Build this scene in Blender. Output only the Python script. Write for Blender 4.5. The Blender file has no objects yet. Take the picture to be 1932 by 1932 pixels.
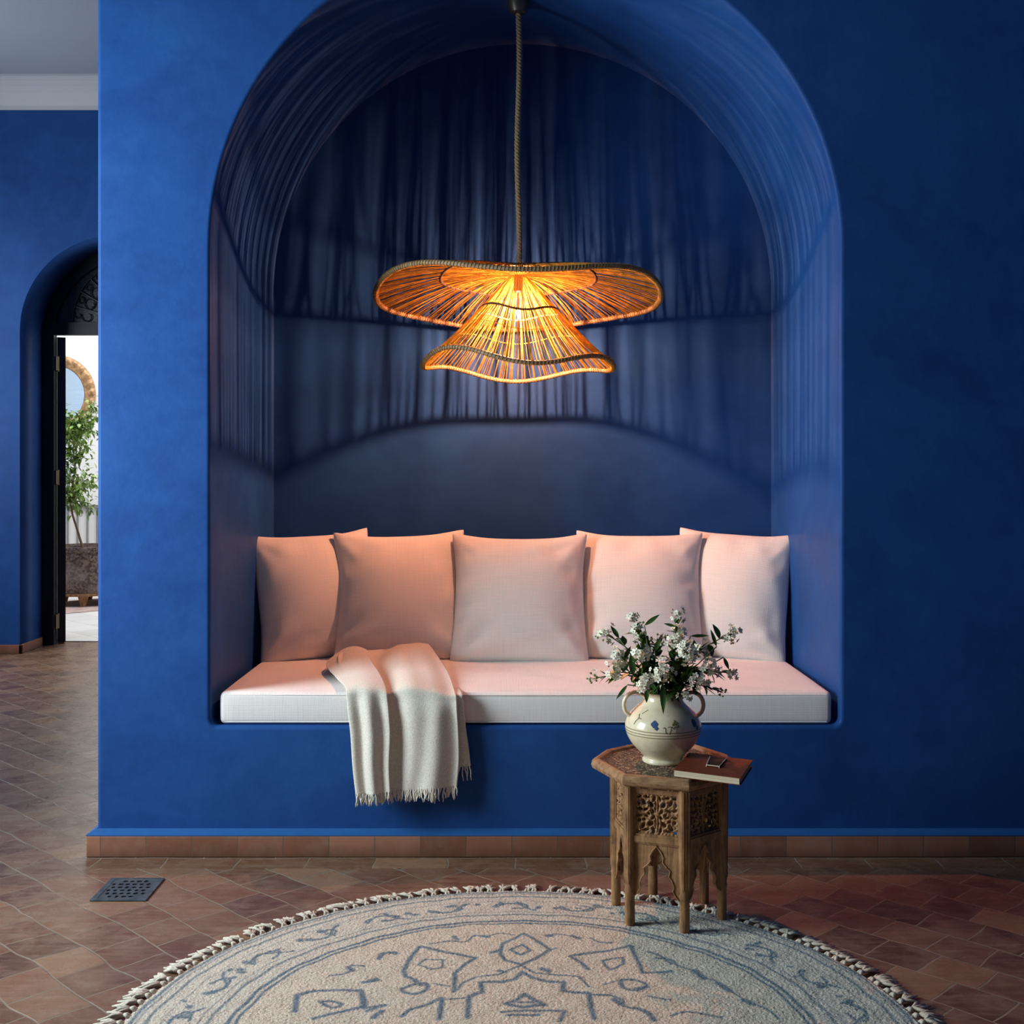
import bpy, math, random
import numpy as np
from mathutils import Vector, Matrix
random.seed(7); rng = np.random.default_rng(7)
PI = math.pi
S = bpy.context.scene
COL = S.collection

# ------------------------------------------------------------------ camera, world, lights, exposure
F, HZ, CH = 2250.0, 880.0, 1.3           # focal length in px of a 1932 frame, horizon row, eye height
cam = bpy.data.cameras.new('camera'); camo = bpy.data.objects.new('camera', cam); COL.objects.link(camo)
camo.location = (0, 0, CH); camo.rotation_euler = (PI/2, 0, 0)
cam.sensor_width = 36; cam.lens = F/1932*36; cam.shift_y = -(966-HZ)/1932; cam.clip_start = .05
S.camera = camo
S.view_settings.view_transform = 'Standard'; S.view_settings.look = 'None'
S.view_settings.exposure = 0.0; S.view_settings.gamma = 1.0; S.view_settings.use_curve_mapping = False
w = bpy.data.worlds.new('world'); S.world = w; w.use_nodes = True
w.node_tree.nodes['Background'].inputs[0].default_value = (.62, .78, 1, 1)
w.node_tree.nodes['Background'].inputs[1].default_value = 1.2

def area(name, loc, rot, sx, sy, power, col):
    l = bpy.data.lights.new(name, 'AREA'); l.shape = 'RECTANGLE'; l.size = sx; l.size_y = sy
    l.energy = power; l.color = col
    o = bpy.data.objects.new(name, l); o.location = loc; o.rotation_euler = rot; COL.objects.link(o)
    return o
# daylight: lamps fill the two window openings, the patio one is added overhead
area('daylight_front_window', (-2.86, 2.85, 1.70), (0, -PI/2, 0), 1.7, 1.2, 168, (.74, .92, 1))
area('daylight_hall_window', (-4.46, 6.75, 2.0), (0, -PI/2, 0), 2.0, 1.5, 85, (.88, .95, 1))
area('daylight_patio', (-3.2, 11.2, 3.75), (0, 0, 0), 3.4, 3.0, 170, (1, .98, .95))
BULB = 20000.0

def at(px, py, Y):
    return Vector(((px-966)*Y/F, Y, CH-(py-HZ)*Y/F))
def fl(px, py, z=0.0):
    Y = F*(CH-z)/(py-HZ)
    return Vector(((px-966)*Y/F, Y, z))

# ------------------------------------------------------------------ mesh collector
class M:
    def __init__(s): s.v = []; s.f = []
    def add(s, vs, fs):
        n = len(s.v); s.v += [tuple(p) for p in vs]; s.f += [tuple(i+n for i in q) for q in fs]
    def box(s, a, b):
        x0, y0, z0 = a; x1, y1, z1 = b
        s.add([(x0,y0,z0),(x1,y0,z0),(x1,y1,z0),(x0,y1,z0),(x0,y0,z1),(x1,y0,z1),(x1,y1,z1),(x0,y1,z1)],
              [(0,3,2,1),(4,5,6,7),(0,1,5,4),(1,2,6,5),(2,3,7,6),(3,0,4,7)])
    def tube(s, pts, r, k=6, closed=False, flat=1.0, up=None):
        pts = [Vector(p) for p in pts]; n = len(pts)
        if not hasattr(r, '__len__'): r = [r]*n
        vs = []; fs = []; prev = None
        for i, p in enumerate(pts):
            if closed: t = pts[(i+1) % n]-pts[i-1]
            else: t = pts[min(i+1, n-1)]-pts[max(i-1, 0)]
            if t.length < 1e-9: t = Vector((0,0,1))
            t.normalize()
            if prev is None:
                a = Vector(up) if up else (Vector((0,0,1)) if abs(t.z) < .9 else Vector((1,0,0)))
            else: a = prev
            a = a - t*a.dot(t)
            if a.length < 1e-6: a = t.orthogonal()
            a.normalize(); prev = a; b = t.cross(a)
            for j in range(k):
                an = 2*PI*j/k
                vs.append(p + a*(math.cos(an)*r[i]*flat) + b*(math.sin(an)*r[i]))
        for i in range(n if closed else n-1):
            for j in range(k):
                i2 = (i+1) % n
                fs.append((i*k+j, i*k+(j+1) % k, i2*k+(j+1) % k, i2*k+j))
        if not closed:
            fs.append(tuple(range(k-1, -1, -1))); fs.append(tuple((n-1)*k+j for j in range(k)))
        s.add(vs, fs)
    def lathe(s, prof, c=(0,0,0), k=48, cap=True):
        vs = []; fs = []
        for (r, z) in prof:
            for j in range(k):
                a = 2*PI*j/k; vs.append((c[0]+r*math.cos(a), c[1]+r*math.sin(a), c[2]+z))
        for i in range(len(prof)-1):
            for j in range(k):
                fs.append((i*k+j, i*k+(j+1) % k, (i+1)*k+(j+1) % k, (i+1)*k+j))
        if cap:
            fs.append(tuple(range(k-1, -1, -1))); fs.append(tuple((len(prof)-1)*k+j for j in range(k)))
        s.add(vs, fs)
    def grid(s, P, closed=False):       # P: array n x m x 3
        n, m = P.shape[:2]
        vs = P.reshape(-1, 3).tolist(); fs = []
        for i in range(n-1):
            for j in range(m if closed else m-1):
                j2 = (j+1) % m
                fs.append((i*m+j, i*m+j2, (i+1)*m+j2, (i+1)*m+j))
        s.add(vs, fs)
    def prism(s, poly, z0, z1, tf=None):   # poly: list (x,y); extruded z0..z1 ; tf maps (x,y,z)
        n = len(poly)
        vs = [(x, y, z0) for x, y in poly]+[(x, y, z1) for x, y in poly]
        if tf: vs = [tf(*p) for p in vs]
        fs = [tuple(range(n-1, -1, -1)), tuple(range(n, 2*n))]+[(i, (i+1) % n, n+(i+1) % n, n+i) for i in range(n)]
        s.add(vs, fs)
    def build(s, name, mat, parent=None, smooth=False, loc=None, fix=True):
        me = bpy.data.meshes.new(name); me.from_pydata(s.v, [], s.f); me.update()
        if fix:
            import bmesh
            b = bmesh.new(); b.from_mesh(me); bmesh.ops.recalc_face_normals(b, faces=b.faces); b.to_mesh(me); b.free()
        if smooth: me.polygons.foreach_set('use_smooth', [True]*len(me.polygons))
        if smooth == 'auto':
            me.set_sharp_from_angle(angle=math.radians(38))
        me.materials.append(mat)
        o = bpy.data.objects.new(name, me); COL.objects.link(o)
        if loc is not None:
            me.transform(Matrix.Translation(-Vector(loc))); o.location = loc
        if parent:
            o.parent = parent
            o.matrix_parent_inverse = parent.matrix_basis.inverted()
        return o
def tag(o, label=None, cat=None, group=None, kind=None):
    if label: o['label'] = label
    if cat: o['category'] = cat
    if group: o['group'] = group
    if kind: o['kind'] = kind
    return o
def empty(name, loc, label, cat, group=None, rz=0):
    o = bpy.data.objects.new(name, None); o.location = loc; o.rotation_euler = (0, 0, rz)
    o.empty_display_size = .1; COL.objects.link(o)
    return tag(o, label, cat, group)
def bevel(o, w, seg=2):
    m = o.modifiers.new('bevel', 'BEVEL'); m.width = w; m.segments = seg; m.limit_method = 'ANGLE'; m.angle_limit = math.radians(35)
    return o

# ------------------------------------------------------------------ materials
class N:
    def __init__(s, name):
        s.m = bpy.data.materials.new(name); s.m.use_nodes = True; s.t = s.m.node_tree
        s.b = s.t.nodes['Principled BSDF']; s.tc = s.t.nodes.new('ShaderNodeTexCoord')
    def n(s, typ, ins=None, **kw):
        nd = s.t.nodes.new('ShaderNode'+typ)
        for k, v in kw.items(): setattr(nd, k, v)
        for k, v in (ins or {}).items(): s.set(nd.inputs[k], v)
        return nd
    def set(s, sock, v):
        if isinstance(v, bpy.types.NodeSocket): s.t.links.new(v, sock)
        elif hasattr(v, '__len__') and not isinstance(v, str) and sock.type == 'RGBA' and len(v) == 3: sock.default_value = (*v, 1)
        else: sock.default_value = v
    def p(s, **kw):
        for k, v in kw.items(): s.set(s.b.inputs[k.replace('_', ' ')], v)
        return s
    def co(s, scale=(1,1,1), rot=(0,0,0), loc=(0,0,0), src='Object'):
        return s.n('Mapping', {'Vector': s.tc.outputs[src], 'Scale': scale, 'Rotation': rot, 'Location': loc}).outputs[0]
    def noise(s, vec, scale, detail=4, rough=.6, dist=0, col=False):
        nd = s.n('TexNoise', {'Vector': vec, 'Scale': scale, 'Detail': detail, 'Roughness': rough, 'Distortion': dist})
        return nd.outputs['Color' if col else 'Fac']
    def ramp(s, fac, stops, interp='LINEAR'):
        r = s.n('ValToRGB', {'Fac': fac}); cr = r.color_ramp; cr.interpolation = interp
        while len(cr.elements) < len(stops): cr.elements.new(.5)
        for e, (p, c) in zip(cr.elements, stops):
            e.position = p; e.color = (*c, 1) if hasattr(c, '__len__') else (c, c, c, 1)
        return r.outputs[0]
    def mix(s, fac, a, b, mode='MIX'):
        nd = s.n('Mix', data_type='RGBA', blend_type=mode)
        s.set(nd.inputs[0], fac); s.set(nd.inputs[6], a); s.set(nd.inputs[7], b); return nd.outputs[2]
    def math(s, op, a, b=0.0, c=0.0):
        nd = s.n('Math', operation=op); s.set(nd.inputs[0], a); s.set(nd.inputs[1], b); s.set(nd.inputs[2], c); return nd.outputs[0]
    def bump(s, h, strength=.3, dist=.01, normal=None):
        nd = s.n('Bump', {'Height': h, 'Strength': strength, 'Distance': dist})
        if normal is not None: s.set(nd.inputs['Normal'], normal)
        s.set(s.b.inputs['Normal'], nd.outputs[0]); return nd.outputs[0]

def plaster(name, c, dark, light):
    k = N(name); v = k.co()
    big = k.noise(v, 1.6, 6, .62, .6); fine = k.noise(v, 14, 6, .7, .3)
    stre = k.noise(k.co((1, 1, 1.6), (.3, .2, 0)), 3, 6, .7, 1.2)
    crack = k.n('TexVoronoi', {'Vector': k.mix(.22, v, k.noise(v, 5, 5, .7, 0, True)), 'Scale': 3.2}, feature='DISTANCE_TO_EDGE').outputs['Distance']
    f = k.math('ADD', k.math('MULTIPLY', big, .55), k.math('ADD', k.math('MULTIPLY', fine, .2), k.math('MULTIPLY', stre, .25)))
    col = k.ramp(f, [(.36, dark), (.5, c), (.66, light)])
    cr = k.ramp(crack, [(0, .9), (.02, 1.0)])
    col = k.mix(k.math('MULTIPLY', k.noise(v, 2, 2), .8), col, k.mix(1.0, col, cr, 'MULTIPLY'))
    k.p(Base_Color=col, Roughness=k.ramp(fine, [(.3, .42), (.7, .56)]), Specular_IOR_Level=.10)
    h = k.math('ADD', k.math('MULTIPLY', fine, .35), k.math('MULTIPLY', big, .8))
    k.bump(h, .22, .012)
    return k.m
BLUE = plaster('blue_plaster', (.0155, .063, .222), (.0120, .047, .172), (.0200, .082, .265))

def simple(name, c, rough=.5, metal=0, spec=.5, var=.12, scale=20, bump=.0, **kw):
    k = N(name); f = k.noise(k.co(), scale, 4)
    c = Vector(c)
    k.p(Base_Color=k.ramp(f, [(.3, tuple(c*(1-var))), (.7, tuple(c*(1+var)))]), Roughness=rough, Metallic=metal, Specular_IOR_Level=spec)
    k.p(**kw)
    if bump: k.bump(f, bump, .004)
    return k.m
WHITE = simple('ceiling_paint', (.45, .46, .485), .7, var=.02, scale=3)
BLACK = simple('black_metal', (.012, .012, .013), .45, .3)
BRASS = simple('aged_brass', (.16, .12, .075), .4, .9)
EDGE = simple('blue_edge_paint', (.02, .10, .29), .5, var=.06)

def fabric(name, c, per=.0055, var=.10, nstr=.35):
    k = N(name); v = k.co()
    sx = 1/per
    wx = k.n('TexWave', {'Vector': v, 'Scale': sx/3.2, 'Distortion': .6, 'Detail': 2, 'Detail Scale': 3}, wave_type='BANDS', bands_direction='X').outputs['Fac']
    wz = k.n('TexWave', {'Vector': v, 'Scale': sx/3.2, 'Distortion': .6, 'Detail': 2, 'Detail Scale': 3}, wave_type='BANDS', bands_direction='Z').outputs['Fac']
    n1 = k.noise(k.co((9, 9, 260)), 1, 3); n2 = k.noise(k.co((260, 9, 9)), 1, 3)
    h = k.math('ADD', k.math('MULTIPLY', wx, wz), k.math('MULTIPLY', k.math('ADD', n1, n2), .6))
    c = Vector(c)
    k.p(Base_Color=k.ramp(h, [(.2, tuple(c*(1-var*2))), (.9, tuple(c*(1+var*.7)))]), Roughness=.92, Specular_IOR_Level=.15, Sheen_Weight=.12)
    k.bump(h, nstr, .002)
    return k.m
LINEN = fabric('cream_linen', (.80, .74, .68))
SEAT = fabric('seat_linen', (.86, .77, .72), .0045)
k = N('cream_wool'); f = k.noise(k.co(), 300, 3); g = k.noise(k.co(), 22, 3)
k.p(Base_Color=k.ramp(f, [(.3, (.58, .505, .405)), (.7, (.88, .77, .65))]), Roughness=.95, Specular_IOR_Level=.1, Sheen_Weight=.3)
k.bump(k.math('ADD', f, g), .4, .003); WOOL = k.m

# terracotta floor: square tiles laid diagonally, a straight row along the niche wall
k = N('terracotta_tiles'); v = k.tc.outputs['Object']
warp = k.n('VectorMath', {0: k.noise(v, 4, 2, .5, 0, True), 1: (.5, .5, .5)}, operation='SUBTRACT').outputs[0]
warp = k.n('VectorMath', {0: warp, 'Scale': .045}, operation='SCALE').outputs[0]
v2 = k.n('VectorMath', {0: v, 1: warp}, operation='ADD').outputs[0]
rot = k.n('Mapping', {'Vector': v2, 'Rotation': (0, 0, math.radians(44)), 'Location': (.03, .05, 0)}).outputs[0]
def bricks(vec, bw, rh, off):
    b = k.n('TexBrick', {'Vector': vec, 'Color1': (0, 0, 0), 'Color2': (1, 1, 1), 'Mortar': (.5, .5, .5), 'Scale': 1.0, 'Mortar Size': .0030,
        'Mortar Smooth': .3, 'Bias': 0.0, 'Brick Width': bw, 'Row Height': rh}, offset=off, squash=1.0)
    return b.outputs['Color'], b.outputs['Fac']
c1, m1 = bricks(rot, .150, .142, .35)
c2, m2 = bricks(k.n('Mapping', {'Vector': v2, 'Location': (.1, .1005, 0)}).outputs[0], .23, .104, .5)
sep = k.n('SeparateXYZ', {0: v})
inrow = k.math('MULTIPLY', k.math('GREATER_THAN', sep.outputs[1], 3.857), k.math('MULTIPLY', k.math('GREATER_THAN', sep.outputs[0], -1.42), k.math('LESS_THAN', sep.outputs[1], 4.2)))
tone = k.mix(inrow, c1, c2); mort = k.math('ADD', k.math('MULTIPLY', m1, k.math('SUBTRACT', 1.0, inrow)), k.math('MULTIPLY', m2, inrow))
tile = k.ramp(tone, [(0, (.085, .034, .018)), (.3, (.18, .078, .040)), (.55, (.125, .052, .028)), (.8, (.255, .130, .068)), (1, (.17, .072, .04))])
stain = k.noise(k.co((3, 3, 3)), 3.2, 8, .68, .8); stre = k.noise(k.co((1.2, 9, 1), (0, 0, .3)), 5, 6, .7, .5)
tile = k.mix(k.ramp(stain, [(.44, 0.0), (.70, .55)]), tile, (.29, .175, .115))
tile = k.mix(k.ramp(stre, [(.45, 0.0), (.75, .45)]), tile, (.32, .21, .15))
tile = k.mix(k.ramp(k.noise(v, 60, 4, .7), [(.5, 0.0), (.75, .30)]), tile, (.07, .035, .028))
mcol = k.mix(k.noise(v, 9, 4), (.11, .08, .06), (.33, .25, .18))
tile = k.mix(k.math('MULTIPLY', mort, k.ramp(k.noise(v, 6, 4), [(.3, .45), (.6, 1.0)])), tile, mcol)
rgh = k.math('ADD', k.math('MULTIPLY', k.noise(k.co(), 11, 7, .7, .4), .42), k.math('MULTIPLY', mort, .3))
k.p(Base_Color=tile, Roughness=k.math('ADD', rgh, .08), Specular_IOR_Level=.5)
hh = k.math('SUBTRACT', k.math('ADD', k.math('MULTIPLY', stain, .5), k.math('ADD', k.math('MULTIPLY', stre, .5), k.math('MULTIPLY', tone, .25))), k.math('MULTIPLY', mort, 1.2))
k.bump(hh, .5, .006); FLOOR = k.m

# terracotta skirting tiles
k = N('terracotta_skirting'); v = k.tc.outputs['Object']
b = k.n('TexBrick', {'Vector': k.n('Mapping', {'Vector': v, 'Rotation': (PI/2, 0, 0), 'Location': (0, .5, 0)}).outputs[0], 'Color1': (0, 0, 0), 'Color2': (1, 1, 1), 'Mortar': (.5, .5, .5), 'Scale': 1.0,
     'Mortar Size': .0016, 'Brick Width': .152, 'Row Height': 1.0, 'Bias': 0.0}, offset=0.0)
base = k.ramp(b.outputs['Color'], [(0, (.21, .075, .04)), (.5, (.30, .115, .065)), (1, (.38, .16, .095))])
base = k.mix(k.ramp(k.noise(v, 9, 7, .7), [(.45, 0.0), (.75, .6)]), base, (.33, .19, .14))
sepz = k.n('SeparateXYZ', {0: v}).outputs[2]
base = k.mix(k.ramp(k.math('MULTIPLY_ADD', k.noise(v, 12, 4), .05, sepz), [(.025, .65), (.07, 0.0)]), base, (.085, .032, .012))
base = k.mix(k.math('MULTIPLY', b.outputs['Fac'], .8), base, (.10, .08, .065))
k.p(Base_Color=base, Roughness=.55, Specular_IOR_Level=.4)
k.bump(k.math('SUBTRACT', k.math('MULTIPLY', k.noise(v, 40, 5, .7), .3), b.outputs['Fac']), .5, .004); SKIRT = k.m

def wood(name, c1, c2, c3, axis=2, bump=.5):
    k = N(name); sc = [60, 60, 60]; sc[axis] = 5
    g = k.noise(k.co(tuple(sc)), 1, 6, .65, .8); s = k.noise(k.co(), 26, 5, .7)
    f = k.math('ADD', k.math('MULTIPLY', g, .65), k.math('MULTIPLY', s, .35))
    k.p(Base_Color=k.ramp(f, [(.33, c1), (.5, c2), (.68, c3)]), Roughness=.62, Specular_IOR_Level=.35)
    k.bump(f, bump, .004); return k.m
WOOD = wood('carved_brown_wood', (.050, .020, .007), (.29, .140, .055), (.50, .27, .12))
WOODH = wood('carved_brown_wood_rim', (.11, .046, .02), (.29, .145, .065), (.44, .25, .12), 0)
k = N('carved_tabletop'); v = k.co()
vv = k.mix(.10, v, k.noise(v, 30, 3, .6, 0, True))
ve = k.n('TexVoronoi', {'Vector': vv, 'Scale': 50}, feature='DISTANCE_TO_EDGE').outputs['Distance']
vr = k.n('TexWave', {'Vector': vv, 'Scale': 20, 'Distortion': 9, 'Detail': 3, 'Detail Scale': 2.4}, wave_type='RINGS').outputs['Fac']
hh = k.math('MULTIPLY', k.ramp(ve, [(.04, 0.0), (.2, 1.0)]), k.ramp(vr, [(.25, .2), (.6, 1.0)]))
k.p(Base_Color=k.ramp(hh, [(0, (.035, .015, .007)), (.5, (.26, .14, .07)), (1, (.52, .33, .19))]), Roughness=.65)
k.bump(hh, .9, .006); CARVE = k.m

def strand(name, c, tr):
    k = N(name); f = k.noise(k.co((40, 40, 40)), 1, 3)
    c = Vector(c); col = k.ramp(f, [(.3, tuple(c*.6)), (.7, tuple(c*1.25))])
    out = k.t.nodes['Material Output']
    d = k.n('BsdfDiffuse', {'Color': col}); t = k.n('BsdfTranslucent', {'Color': col})
    mx = k.n('MixShader', {0: tr, 1: d.outputs[0], 2: t.outputs[0]}); k.t.links.new(mx.outputs[0], out.inputs[0])
    return k.m
STRAW = strand('amber_straw', (.56, .31, .055), .38)
STRAW2 = strand('amber_straw_cone', (.60, .37, .065), .42)
HOOP = wood('rattan_hoop', (.14, .09, .055), (.30, .21, .14), (.45, .35, .25), 0, .3)
k = N('jute_rope'); f = k.noise(k.co(), 260, 3)
k.p(Base_Color=k.ramp(f, [(.3, (.19, .125, .07)), (.7, (.42, .30, .18))]), Roughness=.9, Specular_IOR_Level=.15); ROPE = k.m
k = N('bulb_glow'); k.p(Base_Color=(1, .8, .5), Emission_Color=(1, .43, .25), Emission_Strength=BULB); GLOW = k.m

# ------------------------------------------------------------------ structure
WX0, WX1, WY, WB = -1.392, 3.2, 4.0, 5.25      # the block holding the niche
CZ = 3.96
NX, NR, NZ0, NZS, ND = .0445, 1.056, .429, 2.038, 1.066
def struct(m, name, mat, smooth=False, kind='structure', **kw):
    o = m.build(name, mat, smooth=smooth, **kw); o['kind'] = kind; return o

m = M(); m.add([(-6.6, -3, 0), (4, -3, 0), (4, 13.2, 0), (-6.6, 13.2, 0)], [(0, 1, 2, 3)])
struct(m, 'floor', FLOOR)
m = M(); m.box((-4.7, -2.7, CZ), (3.4, 8.9, CZ+.15)); struct(m, 'ceiling', simple('shade_toned_ceiling_paint', (.26, .295, .345), .7, var=.02, scale=3))  # cornice white made darker: the ceiling's shade is put into the colour

# wall with the arched niche
path = []   # (x, z) and outward normal, counter clockwise
rc = .025
def arc(cx, cz, r, a0, a1, n):
    for i in range(n+1):
        a = a0+(a1-a0)*i/n; path.append((cx+r*math.cos(a), cz+r*math.sin(a), math.cos(a), math.sin(a)))
xl, xr = NX-NR, NX+NR
arc(xr-rc, NZ0+rc, rc, -PI/2, 0, 5)
for i in range(1, 14): path.append((xr, NZ0+rc+(NZS-NZ0-rc)*i/14, 1, 0))
arc(NX, NZS, NR, 0, PI, 72)
for i in range(1, 14): path.append((xl, NZS-(NZS-NZ0-rc)*i/14, -1, 0))
arc(xl+rc, NZ0+rc, rc, PI, 1.5*PI, 5)
for i in range(1, 20): path.append((xl+rc+(xr-xl-2*rc)*i/20, NZ0, 0, -1))
import bmesh
bm = bmesh.new(); npth = len(path); rb = .014
rings = []
for a in [i/5*PI/2 for i in range(6)]:
    e = rb*(1-math.sin(a)); y = WY+rb*(1-math.cos(a)); rings.append((e, y))
for i in range(1, 9): rings.append((0, WY+rb+(ND-rb)*i/8))
R = [[bm.verts.new((x+nx*e, y, z+nz*e)) for (x, z, nx, nz) in path] for (e, y) in rings]
for a, b in zip(R, R[1:]):
    for i in range(npth):
        f_ = bm.faces.new((a[i], a[(i+1) % npth], b[(i+1) % npth], b[i])); f_.smooth = True
bm.faces.new(R[-1])
# outer outline
x0 = WX0+rb
outer = [bm.verts.new(p) for p in ((x0, WY, 0), (WX1, WY, 0), (WX1, WY, CZ), (x0, WY, CZ))]
edges = [bm.edges.new((outer[i], outer[(i+1) % 4])) for i in range(4)]
edges += [bm.edges.get((R[0][i], R[0][(i+1) % npth])) for i in range(npth)]
bmesh.ops.triangle_fill(bm, edges=edges, use_beauty=True)
lo, hi = outer[0], outer[3]
for i in range(1, 6):
    a = i/5*PI/2
    p = (x0-rb*math.sin(a), WY+rb*(1-math.cos(a)))
    l2 = bm.verts.new((p[0], p[1], 0)); h2 = bm.verts.new((p[0], p[1], CZ))
    f_ = bm.faces.new((lo, hi, h2, l2)); f_.smooth = True; lo, hi = l2, h2
l2 = bm.verts.new((WX0, WB, 0)); h2 = bm.verts.new((WX0, WB, CZ)); bm.faces.new((lo, hi, h2, l2))
l3 = bm.verts.new((WX1, WB, 0)); h3 = bm.verts.new((WX1, WB, CZ)); bm.faces.new((l2, h2, h3, l3))
bmesh.ops.recalc_face_normals(bm, faces=bm.faces)
me = bpy.data.meshes.new('wall_back'); bm.to_mesh(me); bm.free(); me.materials.append(BLUE)
o = bpy.data.objects.new('wall_back', me); COL.objects.link(o); o['kind'] = 'structure'

# skirting of the niche wall: terracotta tiles, blue sloping plaster ledge on top
BY = 3.963
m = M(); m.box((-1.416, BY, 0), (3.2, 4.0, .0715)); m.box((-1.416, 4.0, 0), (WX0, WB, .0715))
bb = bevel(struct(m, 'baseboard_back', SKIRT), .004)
m = M()
A = [(-1.416, BY), (3.2, BY)]; zt, zb = .0865, .0715
m.add([(-1.416, BY, zb), (3.2, BY, zb), (3.2, BY, zb+.003), (-1.416, BY, zb+.003), (WX0, 4.0, zt), (3.2, 4.0, zt), (-1.416, WB, zb), (-1.416, WB, zb+.003), (WX0, WB, zt)],
      [(0, 1, 2, 3), (3, 2, 5, 4), (0, 3, 7, 6), (3, 4, 8, 7)])
struct(m, 'trim_1', EDGE)

# far wall with its arched doorway
FY0, FY1 = 8.286, 8.70
AX, AR, AZ = -2.76, .66, 2.243
bm = bmesh.new(); path = []
for i in range(9): path.append((AX+AR, AZ*i/8))
for i in range(1, 40): path.append((AX+AR*math.cos(PI*i/40), AZ+AR*math.sin(PI*i/40)))
for i in range(9): path.append((AX-AR, AZ*(8-i)/8))
Ra = [bm.verts.new((x, FY0, z)) for x, z in path]; Rb = [bm.verts.new((x, FY1, z)) for x, z in path]
for i in range(len(path)-1):
    f_ = bm.faces.new((Ra[i], Ra[i+1], Rb[i+1], Rb[i])); f_.smooth = True
for y, R0 in ((FY0, Ra), (FY1, Rb)):
    o4 = [bm.verts.new(p) for p in ((-4.6 if y == FY0 else -6.4, y, 0), (-4.6, y, CZ), (3.2, y, CZ), (3.2, y, 0))]
    loop = [R0[-1]]+o4+R0[:-1]
    ed = []
    for i in range(len(loop)):
        a, b = loop[i], loop[(i+1) % len(loop)]
        ed.append(bm.edges.get((a, b)) or bm.edges.new((a, b)))
    bmesh.ops.triangle_fill(bm, edges=ed, use_beauty=True)
bmesh.ops.recalc_face_normals(bm, faces=bm.faces)
me = bpy.data.meshes.new('wall_far'); bm.to_mesh(me); bm.free(); me.materials.append(BLUE)
o = bpy.data.objects.new('wall_far', me); COL.objects.link(o); o['kind'] = 'structure'
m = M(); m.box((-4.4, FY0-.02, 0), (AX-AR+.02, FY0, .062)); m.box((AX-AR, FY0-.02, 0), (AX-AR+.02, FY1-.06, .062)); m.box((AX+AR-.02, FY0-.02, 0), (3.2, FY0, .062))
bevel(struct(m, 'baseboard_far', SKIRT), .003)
# cornice of the hall
prof = [(0, 3.775), (-.018, 3.775), (-.022, 3.80), (-.03, 3.805), (-.05, 3.83), (-.085, 3.87), (-.13, 3.90), (-.16, 3.912), (-.165, 3.925), (-.185, 3.93), (-.19, 3.945), (-.21, 3.948), (-.21, 3.96), (0, 3.96)]
m = M(); n = len(prof)
m.add([(-4.4, FY0+y, z) for y, z in prof]+[(3.2, FY0+y, z) for y, z in prof], [(i, (i+1) % n, n+(i+1) % n, n+i) for i in range(n)])
struct(m, 'trim_2', WHITE)

# side walls with their window openings
def wall_x(name, x0, x1, y0, y1, hole=None):
    m = M()
    if hole:
        a, b, c, d = hole
        m.box((x0, y0, 0), (x1, a, CZ)); m.box((x0, b, 0), (x1, y1, CZ)); m.box((x0, a, 0), (x1, b, c)); m.box((x0, a, d), (x1, b, CZ))
    else: m.box((x0, y0, 0), (x1, y1, CZ))
    return struct(m, name, BLUE)
wall_x('wall_left', -3.0, -2.8, -2.7, 5.3, (2.2, 3.5, .85, 2.65))
m = M(); m.box((-4.6, 5.1, 0), (-3.0, 5.3, CZ)); struct(m, 'wall_hall_front', BLUE)
wall_x('wall_hall_left', -4.6, -4.4, 5.3, FY0, (6.0, 7.5, .9, 3.1))
wall_x('wall_right', 3.2, 3.4, -2.7, FY1)
m = M(); m.box((-3.0, -2.7, 0), (3.2, -2.5, CZ)); struct(m, 'wall_rear', BLUE)
def window(name, x, y0, y1, z0, z1, x2):
    m = M(); t = .05
    m.box((x2, y0, z0), (x2+.06, y0+t, z1)); m.box((x2, y1-t, z0), (x2+.06, y1, z1)); m.box((x2, y0+t, z0), (x2+.06, y1-t, z0+t)); m.box((x2, y0+t, z1-t), (x2+.06, y1-t, z1))
    return struct(m, name, BLACK)
window('window_1', -2.9, 2.2, 3.5, .85, 2.65, -2.97)
window('window_2', -4.5, 6.0, 7.5, .9, 3.1, -4.57)

# room beyond the door
PLW = simple('white_plaster', (.78, .76, .72), .8, var=.03, scale=4, bump=.15)
m = M(); m.box((-6.4, 12.7, 0), (-.4, 12.85, 3.9)); struct(m, 'wall_patio_back', PLW)
m = M(); m.box((-6.4, FY1+.02, 0), (-6.25, 12.7, 3.9)); struct(m, 'wall_patio_left', PLW)
m = M(); m.box((-.55, FY1+.02, 0), (-.4, 12.7, 3.9)); struct(m, 'wall_patio_right', PLW)
k = N('pale_patio_stone'); v = k.co()
b = k.n('TexBrick', {'Vector': k.co(rot=(0, 0, .78)), 'Color1': (.55, .53, .50), 'Color2': (.68, .65, .61), 'Mortar': (.42, .38, .35), 'Scale': 1.0, 'Mortar Size': .004, 'Brick Width': .3, 'Row Height': .3}, offset=0.0)
k.p(Base_Color=b.outputs['Color'], Roughness=.5); STONE = k.m
m = M(); m.box((-6.25, 8.84, 0), (-.55, 12.7, .006)); struct(m, 'floor_patio', STONE)
m = M()
for i in range(80):
    x = -6.1+i*.105
    if x < -.7: m.box((x, 12.672, .02), (x+.014, 12.70, .86))
m.box((-6.2, 12.665, .86), (-.6, 12.70, .89)); m.box((-6.2, 12.665, .0), (-.6, 12.70, .02))
RAILM = simple('grey_panel_paint', (.22, .22, .22), .6)
struct(m, 'trim_3', RAILM)

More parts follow.
